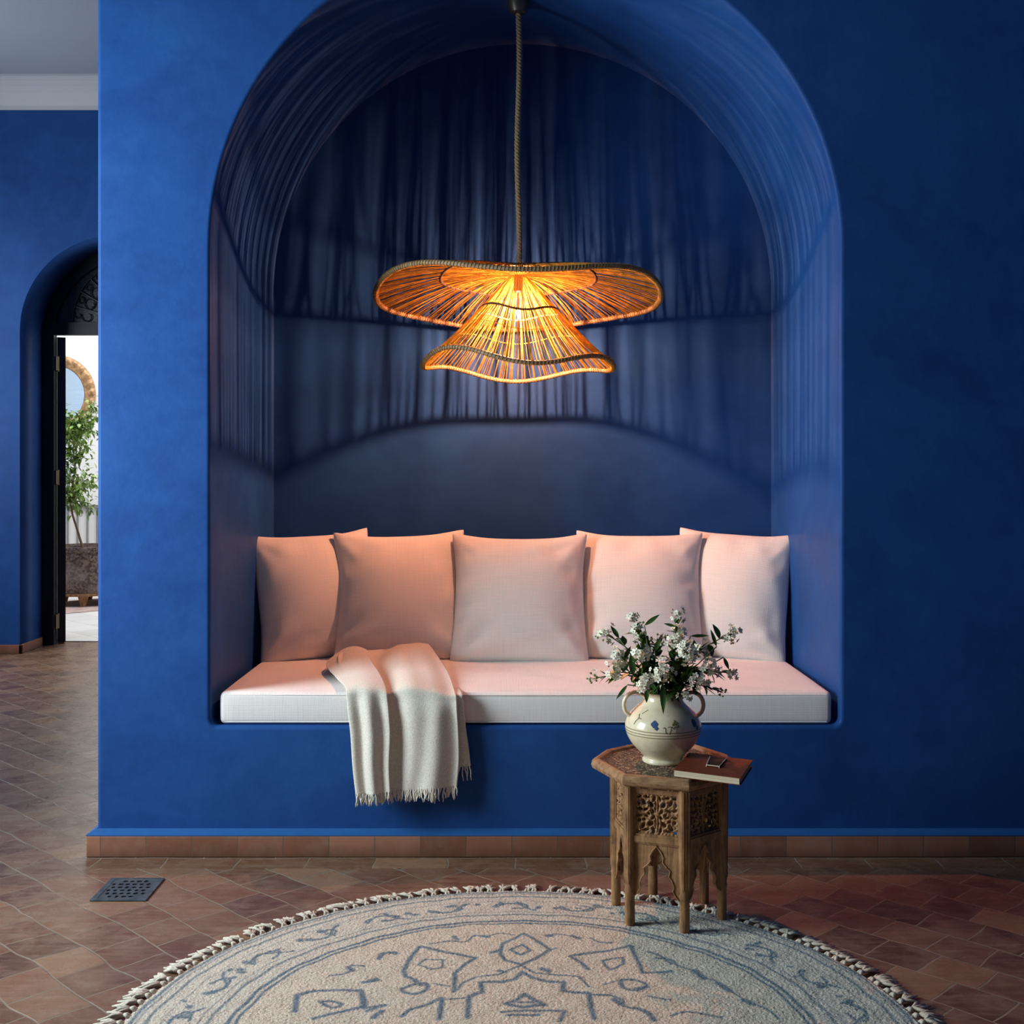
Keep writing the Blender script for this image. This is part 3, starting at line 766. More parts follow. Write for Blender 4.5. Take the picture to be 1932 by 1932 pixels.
for a, b, w_ in segs:
    lo_ = np.minimum(a, b)-w_*2.2; hi_ = np.maximum(a, b)+w_*2.2
    i0, i1 = np.searchsorted(xs, [lo_[0], hi_[0]]); j0, j1 = np.searchsorted(xs, [lo_[1], hi_[1]])
    if i1 <= i0 or j1 <= j0: continue
    g = G[i0:i1, j0:j1]; ab = b-a; L2 = float(ab@ab)+1e-12
    tt = np.clip(((g-a)@ab)/L2, 0, 1); dd = np.linalg.norm(g-(a+tt[..., None]*ab), axis=-1)
    msk[i0:i1, j0:j1] = np.maximum(msk[i0:i1, j0:j1], np.clip(1.5-dd/w_, 0, 1)*.95)
msk = np.clip(msk*rng.uniform(.72, 1.12, msk.shape), 0, 1)
inside = rad <= RR
idx = -np.ones(rad.shape, int); idx[inside] = np.arange(inside.sum())
hgt = .0105+rng.uniform(-.0016, .0016, rad.shape)+.001*np.sin(G[..., 0]*60)*np.sin(G[..., 1]*47)
hgt = np.where(rad > RR-.01, .006, hgt)
vv_ = np.stack([G[..., 0], G[..., 1], hgt], -1)[inside]
q = np.stack([idx[:-1, :-1], idx[1:, :-1], idx[1:, 1:], idx[:-1, 1:]], -1).reshape(-1, 4); q = q[(q >= 0).all(1)]
me = bpy.data.meshes.new('round_rug'); me.vertices.add(len(vv_)); me.vertices.foreach_set('co', vv_.ravel())
me.loops.add(q.size); me.loops.foreach_set('vertex_index', q.ravel()); me.polygons.add(len(q)); me.polygons.foreach_set('loop_start', np.arange(0, q.size, 4))
me.update(); me.validate()
at_ = me.attributes.new('pattern', 'FLOAT', 'POINT'); at_.data.foreach_set('value', msk[inside].astype(np.float32))
me.polygons.foreach_set('use_smooth', [True]*len(me.polygons))
k = N('woven_rug'); a_ = k.n('Attribute', attribute_name='pattern').outputs['Fac']; v = k.co()
f = k.noise(v, 230, 3, .7); g = k.noise(v, 7, 4); bluish = k.noise(v, 2.3, 3)
gr = k.n('VectorMath', {0: v}, operation='LENGTH').outputs['Value']
field = k.mix(k.ramp(f, [(.3, 0.0), (.7, 1.0)]), (.44, .33, .235), (.86, .71, .55))
bord = k.mix(k.ramp(f, [(.3, 0.0), (.7, 1.0)]), (.36, .35, .315), (.74, .72, .64))
bmask = k.math('MULTIPLY', k.ramp(gr, [(.66, 0.0), (.70, 1.0)]), .30)
field = k.mix(bmask, field, bord)
field = k.mix(k.ramp(bluish, [(.5, 0.0), (.75, .22)]), field, (.38, .42, .42))
bl_ = k.mix(f, (.020, .065, .11), (.075, .16, .23))
pat = k.math('MULTIPLY', a_, k.ramp(f, [(.25, .8), (.5, 1.0)]))
k.p(Base_Color=k.mix(pat, field, bl_), Roughness=.95, Specular_IOR_Level=.1, Sheen_Weight=.15)
k.bump(k.math('ADD', f, k.noise(v, 110, 2)), .8, .004); me.materials.append(k.m)
rug = bpy.data.objects.new('round_rug', me); COL.objects.link(rug); rug.location = (RC.x, RC.y, 0)
tag(rug, 'round cream rug with faded blue medallion pattern and knotted fringe on the tiled floor', 'rug')
k = N('rug_fringe'); f = k.noise(k.co(), 180, 3)
k.p(Base_Color=k.ramp(f, [(.3, (.42, .34, .26)), (.7, (.72, .63, .52))]), Roughness=.95, Specular_IOR_Level=.1); FRG = k.m
m = M(); nt = 170
for i in range(nt):
    th = 2*PI*(i+random.uniform(-.2, .2))/nt; er = Vector((math.cos(th), math.sin(th), 0)); et = Vector((-er.y, er.x, 0))
    b0 = Vector((RC.x, RC.y, 0))+er*(RR-.004)
    sk = random.uniform(-.5, .5)+.35*math.sin(th*7)
    kn = b0+er*.012+et*(.006*sk); kn.z = .010
    for s in (-1, 1):
        bs = b0+et*(s*.006); bs.z = .006
        m.tube([bs, bs.lerp(kn, .5)+Vector((0, 0, .003)), kn], [.0046, .0046, .0046], 6)
    for q in range(7):
        L = random.uniform(.036, .060); dirv = (er+et*(sk*.8+random.uniform(-.8, .8))).normalized()
        p1 = kn+dirv*L*.5; p2 = kn+dirv*L+et*random.uniform(-.006, .006); p1.z = random.uniform(.007, .013); p2.z = .0045
        m.tube([kn, p1, p2], [.0044, .0040, .0020], 5)
o = m.build('fringe', FRG, rug, smooth=True)

# ------------------------------------------------------------------ carved side table
TC = Vector((.452, 3.455)); TR = .168; A0 = -80.5*DEG
tb = empty('carved_side_table', (TC.x, TC.y, 0), 'small carved brown wooden side table with pierced panels standing on the rug edge', 'side table')
HV = [Vector((TC.x+TR*math.cos(A0+k*PI/3), TC.y+TR*math.sin(A0+k*PI/3), 0)) for k in range(6)]
rugz = lambda p: .0105 if (Vector((p.x, p.y))-RC).length < RR else .0005
for k_, hv in enumerate(HV):
    out = (hv-Vector((TC.x, TC.y, 0))).normalized(); c = hv-out*.012; z0 = rugz(c)
    m = M()
    # faceted post above, turned foot below
    zs = [(z0, .0125), (z0+.008, .0145), (.05, .0142), (.10, .0135), (.108, .0155), (.116, .0135), (.128, .0150), (.150, .0158), (.245, .0162), (.405, .0165)]
    P = []
    for (z, r) in zs:
        ring = []
        for j in range(12):
            a = math.atan2(out.y, out.x)+2*PI*j/12+PI/12
            sq = 1.0 if z < .125 else (1.10 if j % 3 == 1 else 1.0)
            ring.append((c.x+math.cos(a)*r*sq, c.y+math.sin(a)*r*sq, z))
        P.append(ring)
    m.grid(np.array(P), closed=True); m.add([tuple(p) for p in P[0]], [tuple(range(11, -1, -1))]); m.add([tuple(p) for p in P[-1]], [tuple(range(12))])
    # reeded mouldings on the post
    tg = Vector((-out.y, out.x, 0))
    for s in (-.008, 0, .008):
        m.tube([c+out*.0135+tg*s+Vector((0, 0, .13)), c+out*.0150+tg*s+Vector((0, 0, .40))], .0022, 5)
    m.build('leg', WOOD, tb, smooth='auto')
holes = []
def hole(u, v, ru, rv, r=0):
    for s in (-1, 1): holes.append((s*u, v, ru, rv, s*r))
for a in [(.28, .45, .13, .085, .9), (.30, -.48, .13, .09, -.7), (.62, .55, .07, .14, -.6), (.66, -.62, .06, .13, .5), (.82, .82, .07, .05, 0), (.45, .80, .11, .045, .3), (.13, .74, .04, .10, .3),
          (.80, .22, .12, .05, .5), (.55, .18, .11, .045, -.4), (.82, -.12, .12, .035, 0), (.50, -.12, .09, .04, .5), (.20, .12, .05, .10, -.5), (.17, -.17, .04, .09, .6), (.82, -.34, .07, .06, .6),
          (.52, -.80, .12, .045, -.3), (.16, -.78, .045, .12, -.2), (.84, -.84, .07, .05, 0), (.85, .50, .05, .09, 0), (.60, -.30, .045, .045, 0), (.40, .0, .05, .05, 0), (.06, .40, .02, .12, 0), (.06, -.45, .02, .13, 0)]:
    hole(*a)
def relief(u, v):
    d_ = 1e9
    for (cx, cy, ru, rv, r) in holes:
        x, y = u-cx, v-cy; xr_, yr_ = x*math.cos(r)+y*math.sin(r), -x*math.sin(r)+y*math.cos(r)
        k_ = math.hypot(xr_/ru, yr_/rv)-1
        d_ = min(d_, k_*min(ru, rv))
    return d_
nR = 56; RF = [[relief(-1+2*i/nR, -1+2*j/nR) for j in range(nR+1)] for i in range(nR+1)]
for k_ in range(6):
    a, b = HV[k_], HV[(k_+1) % 6]; mid = (a+b)/2; out = (mid-Vector((TC.x, TC.y, 0))).normalized(); tg = (b-a).normalized(); hw = (b-a).length/2-.012
    face = mid-out*.006
    def tf(x, z, y): return tuple(face+tg*x+out*y+Vector((0, 0, z)))
    # rails and stiles as one frame, ogee skirt below
    m = M()
    m.prism([(-hw, .385), (hw, .385), (hw, .408), (-hw, .408)], -.014, 0, tf)
    m.prism([(-hw, .245), (hw, .245), (hw, .272), (-hw, .272)], -.014, .002, tf)
    m.prism([(-hw, .250), (hw, .250), (hw, .266), (-hw, .266)], .002, .005, tf)
    for s in (-1, 1): m.prism([(s*hw, .272), (s*(hw-.012), .272), (s*(hw-.012), .385), (s*hw, .385)], -.014, 0, tf)
    m.build('panel_frame', WOOD, tb)
    ogee = [(0, .240), (.012, .226), (.020, .212), (.018, .198), (.028, .186), (.040, .176), (.037, .160), (.046, .148), (.052, .134), (.049, .120), (.058, .104), (hw, .090)]
    sc_ = (hw)/.070
    og = [(min(x*sc_*.92, hw), z) for x, z in ogee]; og[-1] = (hw, .090)
    m = M()
    for s in (-1, 1):
        for (x0_, z0_), (x1_, z1_) in zip(og, og[1:]):     # strips from the cut edge out to the post
            m.prism([(s*x0_, z0_), (s*hw, z0_), (s*hw, z1_), (s*x1_, z1_)], -.012, -.002, tf)
        m.prism([(0, .240), (s*hw, .240), (s*hw, .246), (0, .246)], -.012, -.002, tf)
    m.tube([Vector(tf(-x, z, -.001)) for x, z in reversed(og)]+[Vector(tf(x, z, -.001)) for x, z in og[1:]], .0026, 5)
    m.build('arched_skirt', WOOD, tb)
    m = M(); pw, z0_, z1_ = hw-.011, .271, .386
    for side in (0, -.008):
        idx_ = {}; vs = []; fs = []
        for i in range(nR+1):
            for j in range(nR+1):
                dpt = RF[i][j]; y = -.003-.007*(1-smooth01((dpt+.03)/.10)) if side == 0 else -.012
                y += .0012*math.sin(i*1.3+math.sin(j*.9)*2) if (side == 0 and dpt > .03) else 0
                vs.append(tf(-pw+2*pw*i/nR, z0_+(z1_-z0_)*j/nR, y))
        for i in range(nR):
            for j in range(nR):
                if min(RF[i][j], RF[i+1][j], RF[i+1][j+1], RF[i][j+1]) < -.006: continue
                q_ = (i*(nR+1)+j, (i+1)*(nR+1)+j, (i+1)*(nR+1)+j+1, i*(nR+1)+j+1); fs.append(q_)
        m.add(vs, fs)
    m.build('pierced_panel', WOOD, tb, smooth='auto', fix=False)
top = [(.2335, 3.526), (.282, 3.640), (.372, 3.715), (.571, 3.712), (.652, 3.575), (.655, 3.40), (.4864, 3.268), (.308, 3.330)]
top = list(reversed(top))
def inset(poly, d_):
    c = Vector((sum(p[0] for p in poly)/len(poly), sum(p[1] for p in poly)/len(poly)))
    return [tuple(Vector(p)+(c-Vector(p)).normalized()*d_) for p in poly]
m = M(); m.prism(inset(top, .022), .400, .4295); bt = m.build('tabletop', CARVE, tb)
# rim moulding: profile swept round the octagon
prof = [(.034, .404), (.012, .405), (.003, .410), (.0, .420), (.003, .432), (.009, .4375), (.016, .4395), (.026, .4365), (.031, .4295), (.036, .4285)]
n = len(top); P = np.array([[(*p, z) for p in inset(top, d_)] for d_, z in prof])
m = M(); P2 = np.transpose(P, (1, 0, 2)); P2 = np.concatenate([P2, P2[:1]], 0); m.grid(P2)
bevel(m.build('top_rim', WOODH, tb), .0015, 1)

# ------------------------------------------------------------------ vase
VX, VY, VZ = .446, 3.520, .4297
vs_ = empty('ceramic_vase', (VX, VY, VZ), 'cream two-handled ceramic vase with blue blossoms and brown bands on the side table', 'vase')
prof = [(.052, 0), (.060, .001), (.0615, .008), (.058, .014), (.060, .020), (.073, .034), (.090, .052), (.103, .072), (.1105, .092), (.112, .106), (.1095, .120), (.103, .134), (.093, .147), (.080, .160), (.067, .171), (.058, .182), (.0545, .192), (.055, .200), (.057, .204), (.0545, .206), (.051, .203), (.049, .192), (.052, .180), (.075, .150), (.095, .11), (.08, .06), (.03, .02), (.001, .02)]
pr = [np.array(p) for p in prof]; prs = [tuple(catmull(pr[:23], i/110)) for i in range(111)]+[tuple(p) for p in pr[23:]]
def vrad(z):
    P_ = prof[:20]
    for (r0, z0), (r1, z1) in zip(P_, P_[1:]):
        if z0 <= z <= z1: return r0+(r1-r0)*(z-z0)/max(z1-z0, 1e-6)
    return .06
k = N('cream_glaze'); v = k.co(); f = k.noise(v, 16, 5, .65); sp = k.noise(v, 120, 3, .7)
sz = k.n('SeparateXYZ', {0: v}).outputs[2]
c = k.ramp(f, [(.3, (.68, .54, .34)), (.7, (.90, .75, .52))])
c = k.mix(k.ramp(sp, [(.62, 0.0), (.75, .5)]), c, (.30, .25, .17))
for z_ in (.0905, .0985, .1065):
    d_ = k.math('ABSOLUTE', k.math('SUBTRACT', sz, z_)); c = k.mix(k.ramp(k.math('MULTIPLY', d_, 100), [(.08, .85), (.16, 0.0)]), c, (.16, .095, .03))
c = k.mix(k.ramp(k.math('MULTIPLY_ADD', f, .02, sz), [(.205, 0.0), (.213, .85)]), c, (.30, .14, .06))
k.p(Base_Color=c, Roughness=.22, Specular_IOR_Level=.55, Coat_Weight=.3, Coat_Roughness=.12); k.bump(f, .15, .003); GLAZE = k.m
m = M(); m.lathe(prs, (VX, VY, VZ), 72, cap=False); m.build('vase_body', GLAZE, vs_, smooth=True, loc=(VX, VY, VZ))
vbod = vs_.children[0]
for s in (-1, 1):
    m = M(); pts = [(.052, .190), (.070, .203), (.092, .205), (.110, .192), (.117, .170), (.112, .150), (.100, .138), (.092, .134)]
    pp = [catmull([np.array(p) for p in pts], i/24) for i in range(25)]
    m.tube([(VX+s*p[0], VY-.012, VZ+p[1]) for p in pp], [.0085]*25, 10, flat=.75); m.build('handle', GLAZE, vs_, smooth=True, loc=(VX, VY, VZ))
def onv(a, z, e=.0012):
    r = vrad(z)+e; return Vector((VX+r*math.sin(a), VY-r*math.cos(a), VZ+z))
PBLUE = simple('blue_glaze_paint', (.05, .08, .17), .25); PBRN = simple('brown_glaze_paint', (.16, .10, .03), .3); POL = simple('olive_glaze_paint', (.20, .17, .04), .3)
def patch(m, a, z, ra, rz, n=14, wav=.25, k_=5):
    c = onv(a, z, .0016); ring = [onv(a+ra*math.cos(2*PI*i/n)*(1+wav*math.cos(k_*2*PI*i/n)), z+rz*math.sin(2*PI*i/n)*(1+wav*math.cos(k_*2*PI*i/n)), .0010) for i in range(n)]
    m.add([c]+ring, [(0, 1+i, 1+(i+1) % n) for i in range(n)])
m = M(); patch(m, -.36, .130,   .095, .0095, 20, .10, 4); patch(m, .86, .128, .10, .0105, 20, .10, 3); patch(m, -.30, .120, .05, .006); patch(m, .95, .114, .06, .006)
m.build('painted_blossom', PBLUE, vs_)
m = M()
S_ = lambda pts, r=.0009: m.tube([onv(a, z, .0006) for a, z in pts], r, 4)
S_([(-.13, .121), (-.09, .123), (-.07, .120)]); S_([(-.07, .121), (-.065, .112), (-.055, .106)])            # short upright stroke
S_([(.0, .124), (.10, .125), (.07, .115), (.03, .104)]); S_([(.14, .120), (.24, .126), (.23, .116), (.20, .108), (.24, .106)])
S_([(.10, .125), (.15, .118), (.17, .126)]); S_([(.2, .126), (.3, .122)])
m.build('painted_stems', PBRN, vs_); m = M()
S_([(-.98, .150), (-.90, .140), (-.98, .130), (-1.0, .122)], .0014); S_([(-.93, .141), (-.80, .139)], .0012); S_([(-.88, .152), (-.72, .163)], .001)
m.build('painted_stems', PBRN, vs_)
m = M()
for a, z in ((.18, .134), (.22, .131), (.15, .130), (.26, .135), (.28, .127), (.21, .139)): patch(m, a, z, .035, .0032, 8, .2, 3)
m.build('painted_leaves', POL, vs_)

# ------------------------------------------------------------------ bouquet
k = N('green_leaf'); f = k.noise(k.co(), 40, 3)
k.p(Base_Color=k.ramp(f, [(.3, (.020, .060, .010)), (.7, (.075, .155, .025))]), Roughness=.42, Specular_IOR_Level=.45); LEAF = k.m
k = N('white_petal'); f = k.noise(k.co(), 60, 3)
k.p(Base_Color=k.ramp(f, [(.3, (.84, .76, .55)), (.7, (.97, .92, .76))]), Roughness=.7, Subsurface_Weight=.0); PET = k.m
STEM = simple('green_stem', (.07, .10, .03), .6)
BUD = simple('green_bud', (.22, .26, .08), .6); YEL = simple('flower_centre', (.42, .30, .06), .7)
def leaf(m, p, d_, L, W_, up=Vector((0, 0, 1)), curl=.25):
    d_ = d_.normalized(); s = d_.cross(up)
    if s.length < .1: s = d_.cross(Vector((1, 0, 0)))
    s.normalize(); nrm = s.cross(d_).normalized(); n_ = 7; vs = []
    for i in range(n_+1):
        t = i/n_; w_ = W_*math.sin(PI*min(t*1.02, 1))**.8*(1-.35*t); c = p+d_*(L*t)-nrm*(curl*L*t*t)
        vs += [c-s*w_+nrm*w_*.25, c-nrm*.0003, c+s*w_+nrm*w_*.25]
    fs = []
    for i in range(n_):
        for j in (0, 1): fs.append((3*i+j, 3*i+j+1, 3*i+j+4, 3*i+j+3))
    m.add(vs, fs)
def floret(mp, my, p, d_, r):
    d_ = d_.normalized(); a = d_.orthogonal().normalized(); b = d_.cross(a); ph = random.uniform(0, 6)
    for q in range(5):
        t = ph+2*PI*q/5; e = a*math.cos(t)+b*math.sin(t); s = d_.cross(e)
        vs = [p, p+e*r*.5+s*r*.34+d_*r*.12, p+e*r*.95+s*r*.28+d_*r*.22, p+e*r*1.08+d_*r*.18, p+e*r*.95-s*r*.28+d_*r*.22, p+e*r*.5-s*r*.34+d_*r*.12]
        mp.add(vs, [(0, 1, 2, 3, 4, 5)])
    ball(my, p+d_*r*.12, r*.2, 5)
def ball(m, c, r, k_=6):
    P = [[(c[0]+r*math.sin(PI*i/k_)*math.cos(2*PI*j/k_), c[1]+r*math.sin(PI*i/k_)*math.sin(2*PI*j/k_), c[2]+r*math.cos(PI*i/k_)) for j in range(k_)] for i in range(k_+1)]
    m.grid(np.array(P), closed=True)
def rv(s=1.0): return Vector((random.gauss(0, s), random.gauss(0, s), random.gauss(0, s)))
MOUTH = Vector((VX, VY, VZ+.196))
def sprig(px, py, Y, size, kind, label, leaves=6, open_=.6, leafL=.040):
    tip = Vector(at(px, py, Y)); th = math.atan2(tip.y-VY, tip.x-VX)
    base = MOUTH+Vector((math.cos(th)*.030, math.sin(th)*.030, 0)); foot = Vector((VX-math.cos(th)*.02, VY-math.sin(th)*.02, VZ+.08))
    e = empty('flowering_sprig', tuple(foot), label, 'flower', 'white flowering sprigs in the vase')
    ctrl = base+Vector((0, 0, max(.03, (tip-base).length*.45)))
    pts = [foot, base]+[(1-t)**2*base+2*t*(1-t)*ctrl+t*t*tip for t in np.linspace(.12, 1, 9)]
    m = M(); m.tube(pts, [.0022]*6+[.0018]*(len(pts)-6), 5); m.build('stem', STEM, e, smooth=True)
    ml = M()
    for i in range(leaves):
        t = random.uniform(.15, .97); q = 2+int(t*8); p = pts[min(q, len(pts)-1)]; dirv = (tip-base).normalized()+rv(.75)
        if dirv.y > .2: dirv.y *= .4
        leaf(ml, p, dirv, leafL*random.uniform(.7, 1.3), leafL*.29*random.uniform(.8, 1.25), curl=random.uniform(-.1, .5))
    ml.build('leaves', LEAF, e, smooth=True, fix=False)
    mp, my, mb = M(), M(), M()
    if kind:
        n = int(kind)
        for i in range(n):
            dv = rv(); dv.normalize()
            if dv.y > .3: dv.y = -dv.y
            p = tip+Vector((dv.x*size, dv.y*size*.9, dv.z*size))*random.uniform(.45, 1.55)
            if random.random() < open_: floret(mp, my, p, dv+Vector((0, -.5, .2)), random.uniform(.0068, .0102))
            else: ball(mb, p, random.uniform(.0022, .0038))
            mb.tube([tip-(tip-base).normalized()*size*.3, p-dv*.001], .0006, 3)
        if mp.v: mp.build('petals', PET, e, fix=False); my.build('flower_centres', YEL, e, smooth=True, fix=False)
        mb.build('buds', BUD, e, smooth=True, fix=False)
    return e
SP = [
 (1124, 1279, 3.50, .017, 13, 'sprig drooping at the far left of the bouquet, mostly green buds', 6, .25),
 (1142, 1196, 3.52, .021, 20, 'sprig reaching up at the left edge of the bouquet, green buds and leaves', 7, .35),
 (1164, 1243, 3.44, .021, 24, 'sprig with an open white cluster at left, below the upper left budding sprig', 8, .9),
 (1160, 1268, 3.45, .018, 16, 'sprig with white cluster at left, just above the vase handle', 7, .7),
 (1192, 1166, 3.56, .013, 12, 'tall thin sprig at upper left, next to the single big upright leaf', 6, .4),
 (1204, 1190, 3.52, .020, 18, 'sprig with white blossoms under the tall thin upper left one', 8, .8),
 (1208, 1233, 3.42, .020, 24, 'sprig with a round white cluster left of the bouquet centre', 9, .95),
 (1216, 1288, 3.41, .020, 28, 'sprig with the lowest big white cluster, in front of the vase mouth', 6, .95),
 (1250, 1266, 3.40, .024, 32, 'sprig with the large white double cluster at the bouquet centre', 9, .95),
 (1240, 1205, 3.55, .016, 10, 'leafy sprig in the upper middle between the two tall flower heads', 10, .4),
 (1279, 1160, 3.54, .014, 16, 'topmost sprig with a small pale flower head, right of centre', 6, .7),
 (1276, 1205, 3.46, .024, 28, 'sprig with white blossoms below the topmost flower head', 8, .95),
 (1298, 1232, 3.42, .022, 28, 'sprig with bright white cluster right of the bouquet centre', 8, .95),
 (1322, 1226, 3.52, .020, 16, 'sprig with yellowish white blossoms behind, at right of centre', 7, .6),
 (1341, 1262, 3.46, .023, 26, 'sprig with white cluster at the right, above the right handle', 8, .85),
 (1318, 1284, 3.42, .019, 20, 'sprig with white cluster low at right, over the vase shoulder', 6, .9),
 (1292, 1314, 3.425, .012, 10, 'small sprig hanging over the vase rim by the right handle', 4, .6),
 (1380, 1196, 3.52, .019, 20, 'sprig at the upper right edge of the bouquet with pale buds', 8, .5),
 (1384, 1270, 3.50, .012, 13, 'sprig pointing out at the middle of the right edge, small buds', 7, .4),
 (1362, 1306, 3.48, .010, 8, 'sprig drooping lowest at the right edge of the bouquet', 7, .3),
]
for (px, py, Y, sz_, n_, lab, lv, op) in SP:
    sprig(px, py, Y, sz_*1.1, int(n_*1.05), 'white flowering '+lab, lv+15, op)
# large single leaves seen clearly at the rim and the top
def bigleaf(p0, p1, W_, label, up=Vector((0, -1, .3)), name='leafy_twig'):
    a = Vector(at(*p0)); b = Vector(at(*p1)); th = math.atan2(a.y-VY, a.x-VX)
    base = MOUTH+Vector((math.cos(th)*.03, math.sin(th)*.03, 0)); foot = Vector((VX, VY, VZ+.09))
    e = empty(name, tuple(foot), label, 'foliage', 'leafy twigs in the vase')
    m = M(); m.tube([foot, base, base.lerp(a, .5)+Vector((0, 0, .012)), a], .0017, 5); m.build('stem', STEM, e, smooth=True)
    m = M(); leaf(m, a, b-a, (b-a).length, W_, up, .05); m.build('leaf', LEAF, e, smooth=True, fix=False)
bigleaf((1250, 1288, 3.43), (1252, 1347, 3.385), .0105, 'twig with a long dark green leaf hanging over the front of the vase', Vector((0, -1, 0)))
bigleaf((1216, 1180, 3.50), (1245, 1159, 3.50), .0075, 'twig with a single green leaf pointing up at the top left')
bigleaf((1303, 1200, 3.46), (1338, 1199, 3.46), .0058, 'twig with a narrow leaf pointing level to the right near the top')
bigleaf((1352, 1220, 3.46), (1341, 1187, 3.46), .0068, 'twig with an upright pointed leaf near the right edge')
bigleaf((1168, 1204, 3.46), (1152, 1180, 3.46), .0080, 'twig with a broad leaf leaning left under the upper left buds')
bigleaf((1184, 1292, 3.42), (1162, 1320, 3.42), .0062, 'twig with a narrow leaf drooping beside the left handle')
bigleaf((1195, 1275, 3.41), (1190, 1232, 3.41), .0120, 'twig with the broadest dark leaf standing at left of centre')
bigleaf((1220, 1300, 3.42), (1220, 1326, 3.40), .0080, 'twig with a short green leaf over the vase shoulder, left of the long one', Vector((0, -1, 0)))
bigleaf((1365, 1240, 3.46), (1376, 1264, 3.46), .0068, 'twig with a curved leaf bending down at the right edge')
bigleaf((1275, 1182, 3.46), (1252, 1176, 3.46), .0050, 'twig with a small leaf just under the topmost flower head')
bigleaf((1235, 1228, 3.44), (1246, 1203, 3.44), .0090, 'twig with a broad dark leaf at the centre top of the bouquet')

# ------------------------------------------------------------------ notebook
z0b = .4398
FLc, FRc, BRc = Vector((.448, 3.304)), Vector((.617, 3.214)), Vector((.6896, 3.412)); BLc = FLc+BRc-FRc
ux, uy = (FRc-FLc), (BLc-FLc)
book = empty('leather_notebook', (FLc.x, FLc.y, z0b), 'reddish brown leather notebook with cream page edges overhanging the side table', 'book')
def bp(u, v): p = FLc+ux*u+uy*v; return (p.x, p.y)
def quad(u0, u1, v0, v1): return [bp(u0, v0), bp(u1, v0), bp(u1, v1), bp(u0, v1)]
k = N('brown_leather'); f = k.noise(k.co(), 45, 5, .7)
k.p(Base_Color=k.ramp(f, [(.3, (.11, .022, .009)), (.7, (.21, .046, .019))]), Roughness=.6, Specular_IOR_Level=.08); k.bump(f, .15, .002); LEA = k.m
k = N('page_edges'); f = k.noise(k.co((2, 2, 900)), 1, 3)
k.p(Base_Color=k.ramp(f, [(.3, (.42, .31, .19)), (.7, (.72, .58, .40))]), Roughness=.8); PAGE = k.m
m = M(); m.prism(quad(0, 1, 0, 1), z0b, z0b+.0018); bevel(m.build('back_cover', LEA, book), .0006)
m = M(); m.prism(quad(0, 1, 0, 1), z0b+.0182, z0b+.0202); bevel(m.build('front_cover', LEA, book), .0006)
m = M(); m.prism(quad(.005, .975, .004, .97), z0b+.0018, z0b+.0182); m.build('pages', PAGE, book)
# clasp: small dark leather flap framed by a pale raised edge
zc = z0b+.0203
m = M(); cl = [fl(1333, 1446, zc)[:2], fl(1357, 1449, zc)[:2], fl(1371, 1433, zc)[:2], fl(1340, 1430, zc)[:2]]
m.prism([tuple(c_) for c_ in cl], zc, zc+.004); cf = m.build('clasp', simple('dark_leather', (.05, .018, .012), .7, 0, .1), book); bevel(cf, .0008)
m = M(); pts = [Vector((*c_, zc+.0042)) for c_ in cl]
m.tube([pts[3], pts[0], pts[1], pts[2]], .0014, 5); m.tube([pts[0], pts[0]-Vector((.001, .001, .005))], .0012, 4); m.tube([pts[1], pts[1]-Vector((0, .001, .005))], .0012, 4)
m.build('clasp_edging', simple('pale_edging', (.62, .44, .28), .5), cf)

# ------------------------------------------------------------------ floor drain
k = N('grey_drain_metal'); f = k.noise(k.co(), 35, 5, .7)
k.p(Base_Color=k.ramp(f, [(.3, (.040, .050, .060)), (.7, (.11, .125, .14))]), Roughness=.5, Metallic=.35); k.bump(f, .3, .002); DRN = k.m
dx0, dx1, dy0, dy1 = -1.262, -1.093, 3.562, 3.756
dr = empty('floor_drain', ((dx0+dx1)/2, (dy0+dy1)/2, 0), 'square grey metal floor drain grate set in the terracotta tiles', 'floor drain')
m = M(); w_ = .018
m.box((dx0, dy0, .001), (dx1, dy0+w_, .005)); m.box((dx0, dy1-w_, .001), (dx1, dy1, .005)); m.box((dx0, dy0+w_, .001), (dx0+w_, dy1-w_, .005)); m.box((dx1-w_, dy0+w_, .001), (dx1, dy1-w_, .005))
bevel(m.build('drain_frame', DRN, dr), .001)
bmn = M(); ng = 72; gx0, gx1, gy0, gy1 = dx0+w_, dx1-w_, dy0+w_, dy1-w_
hl = []
for i in range(6):
    for j in range(6):
        if (i, j) in ((0, 0), (5, 0), (0, 5), (5, 5)): continue
        hl.append(((i+.5+(.25 if j % 2 else -.05))/6.2, (j+.5)/6, random.uniform(.040, .062), random.uniform(.038, .055)))
vsg = [(gx0+(gx1-gx0)*i/ng, gy0+(gy1-gy0)*j/ng, .0038) for i in range(ng+1) for j in range(ng+1)]; fsg = []
for i in range(ng):
    for j in range(ng):
        u, v_ = (i+.5)/ng, (j+.5)/ng
        if min(math.hypot((u-a)/c_, (v_-b)/d_) for a, b, c_, d_ in hl) < 1: continue
        fsg.append((i*(ng+1)+j, (i+1)*(ng+1)+j, (i+1)*(ng+1)+j+1, i*(ng+1)+j+1))
bmn.add(vsg, fsg); bmn.build('drain_grate', DRN, dr, fix=False)
m = M(); m.box((gx0, gy0, .0006), (gx1, gy1, .0012)); m.build('drain_shade', simple('drain_shade_black', (.004, .004, .004), .9), dr)  # flat near-black sheet stands in for the shade below the grate holes

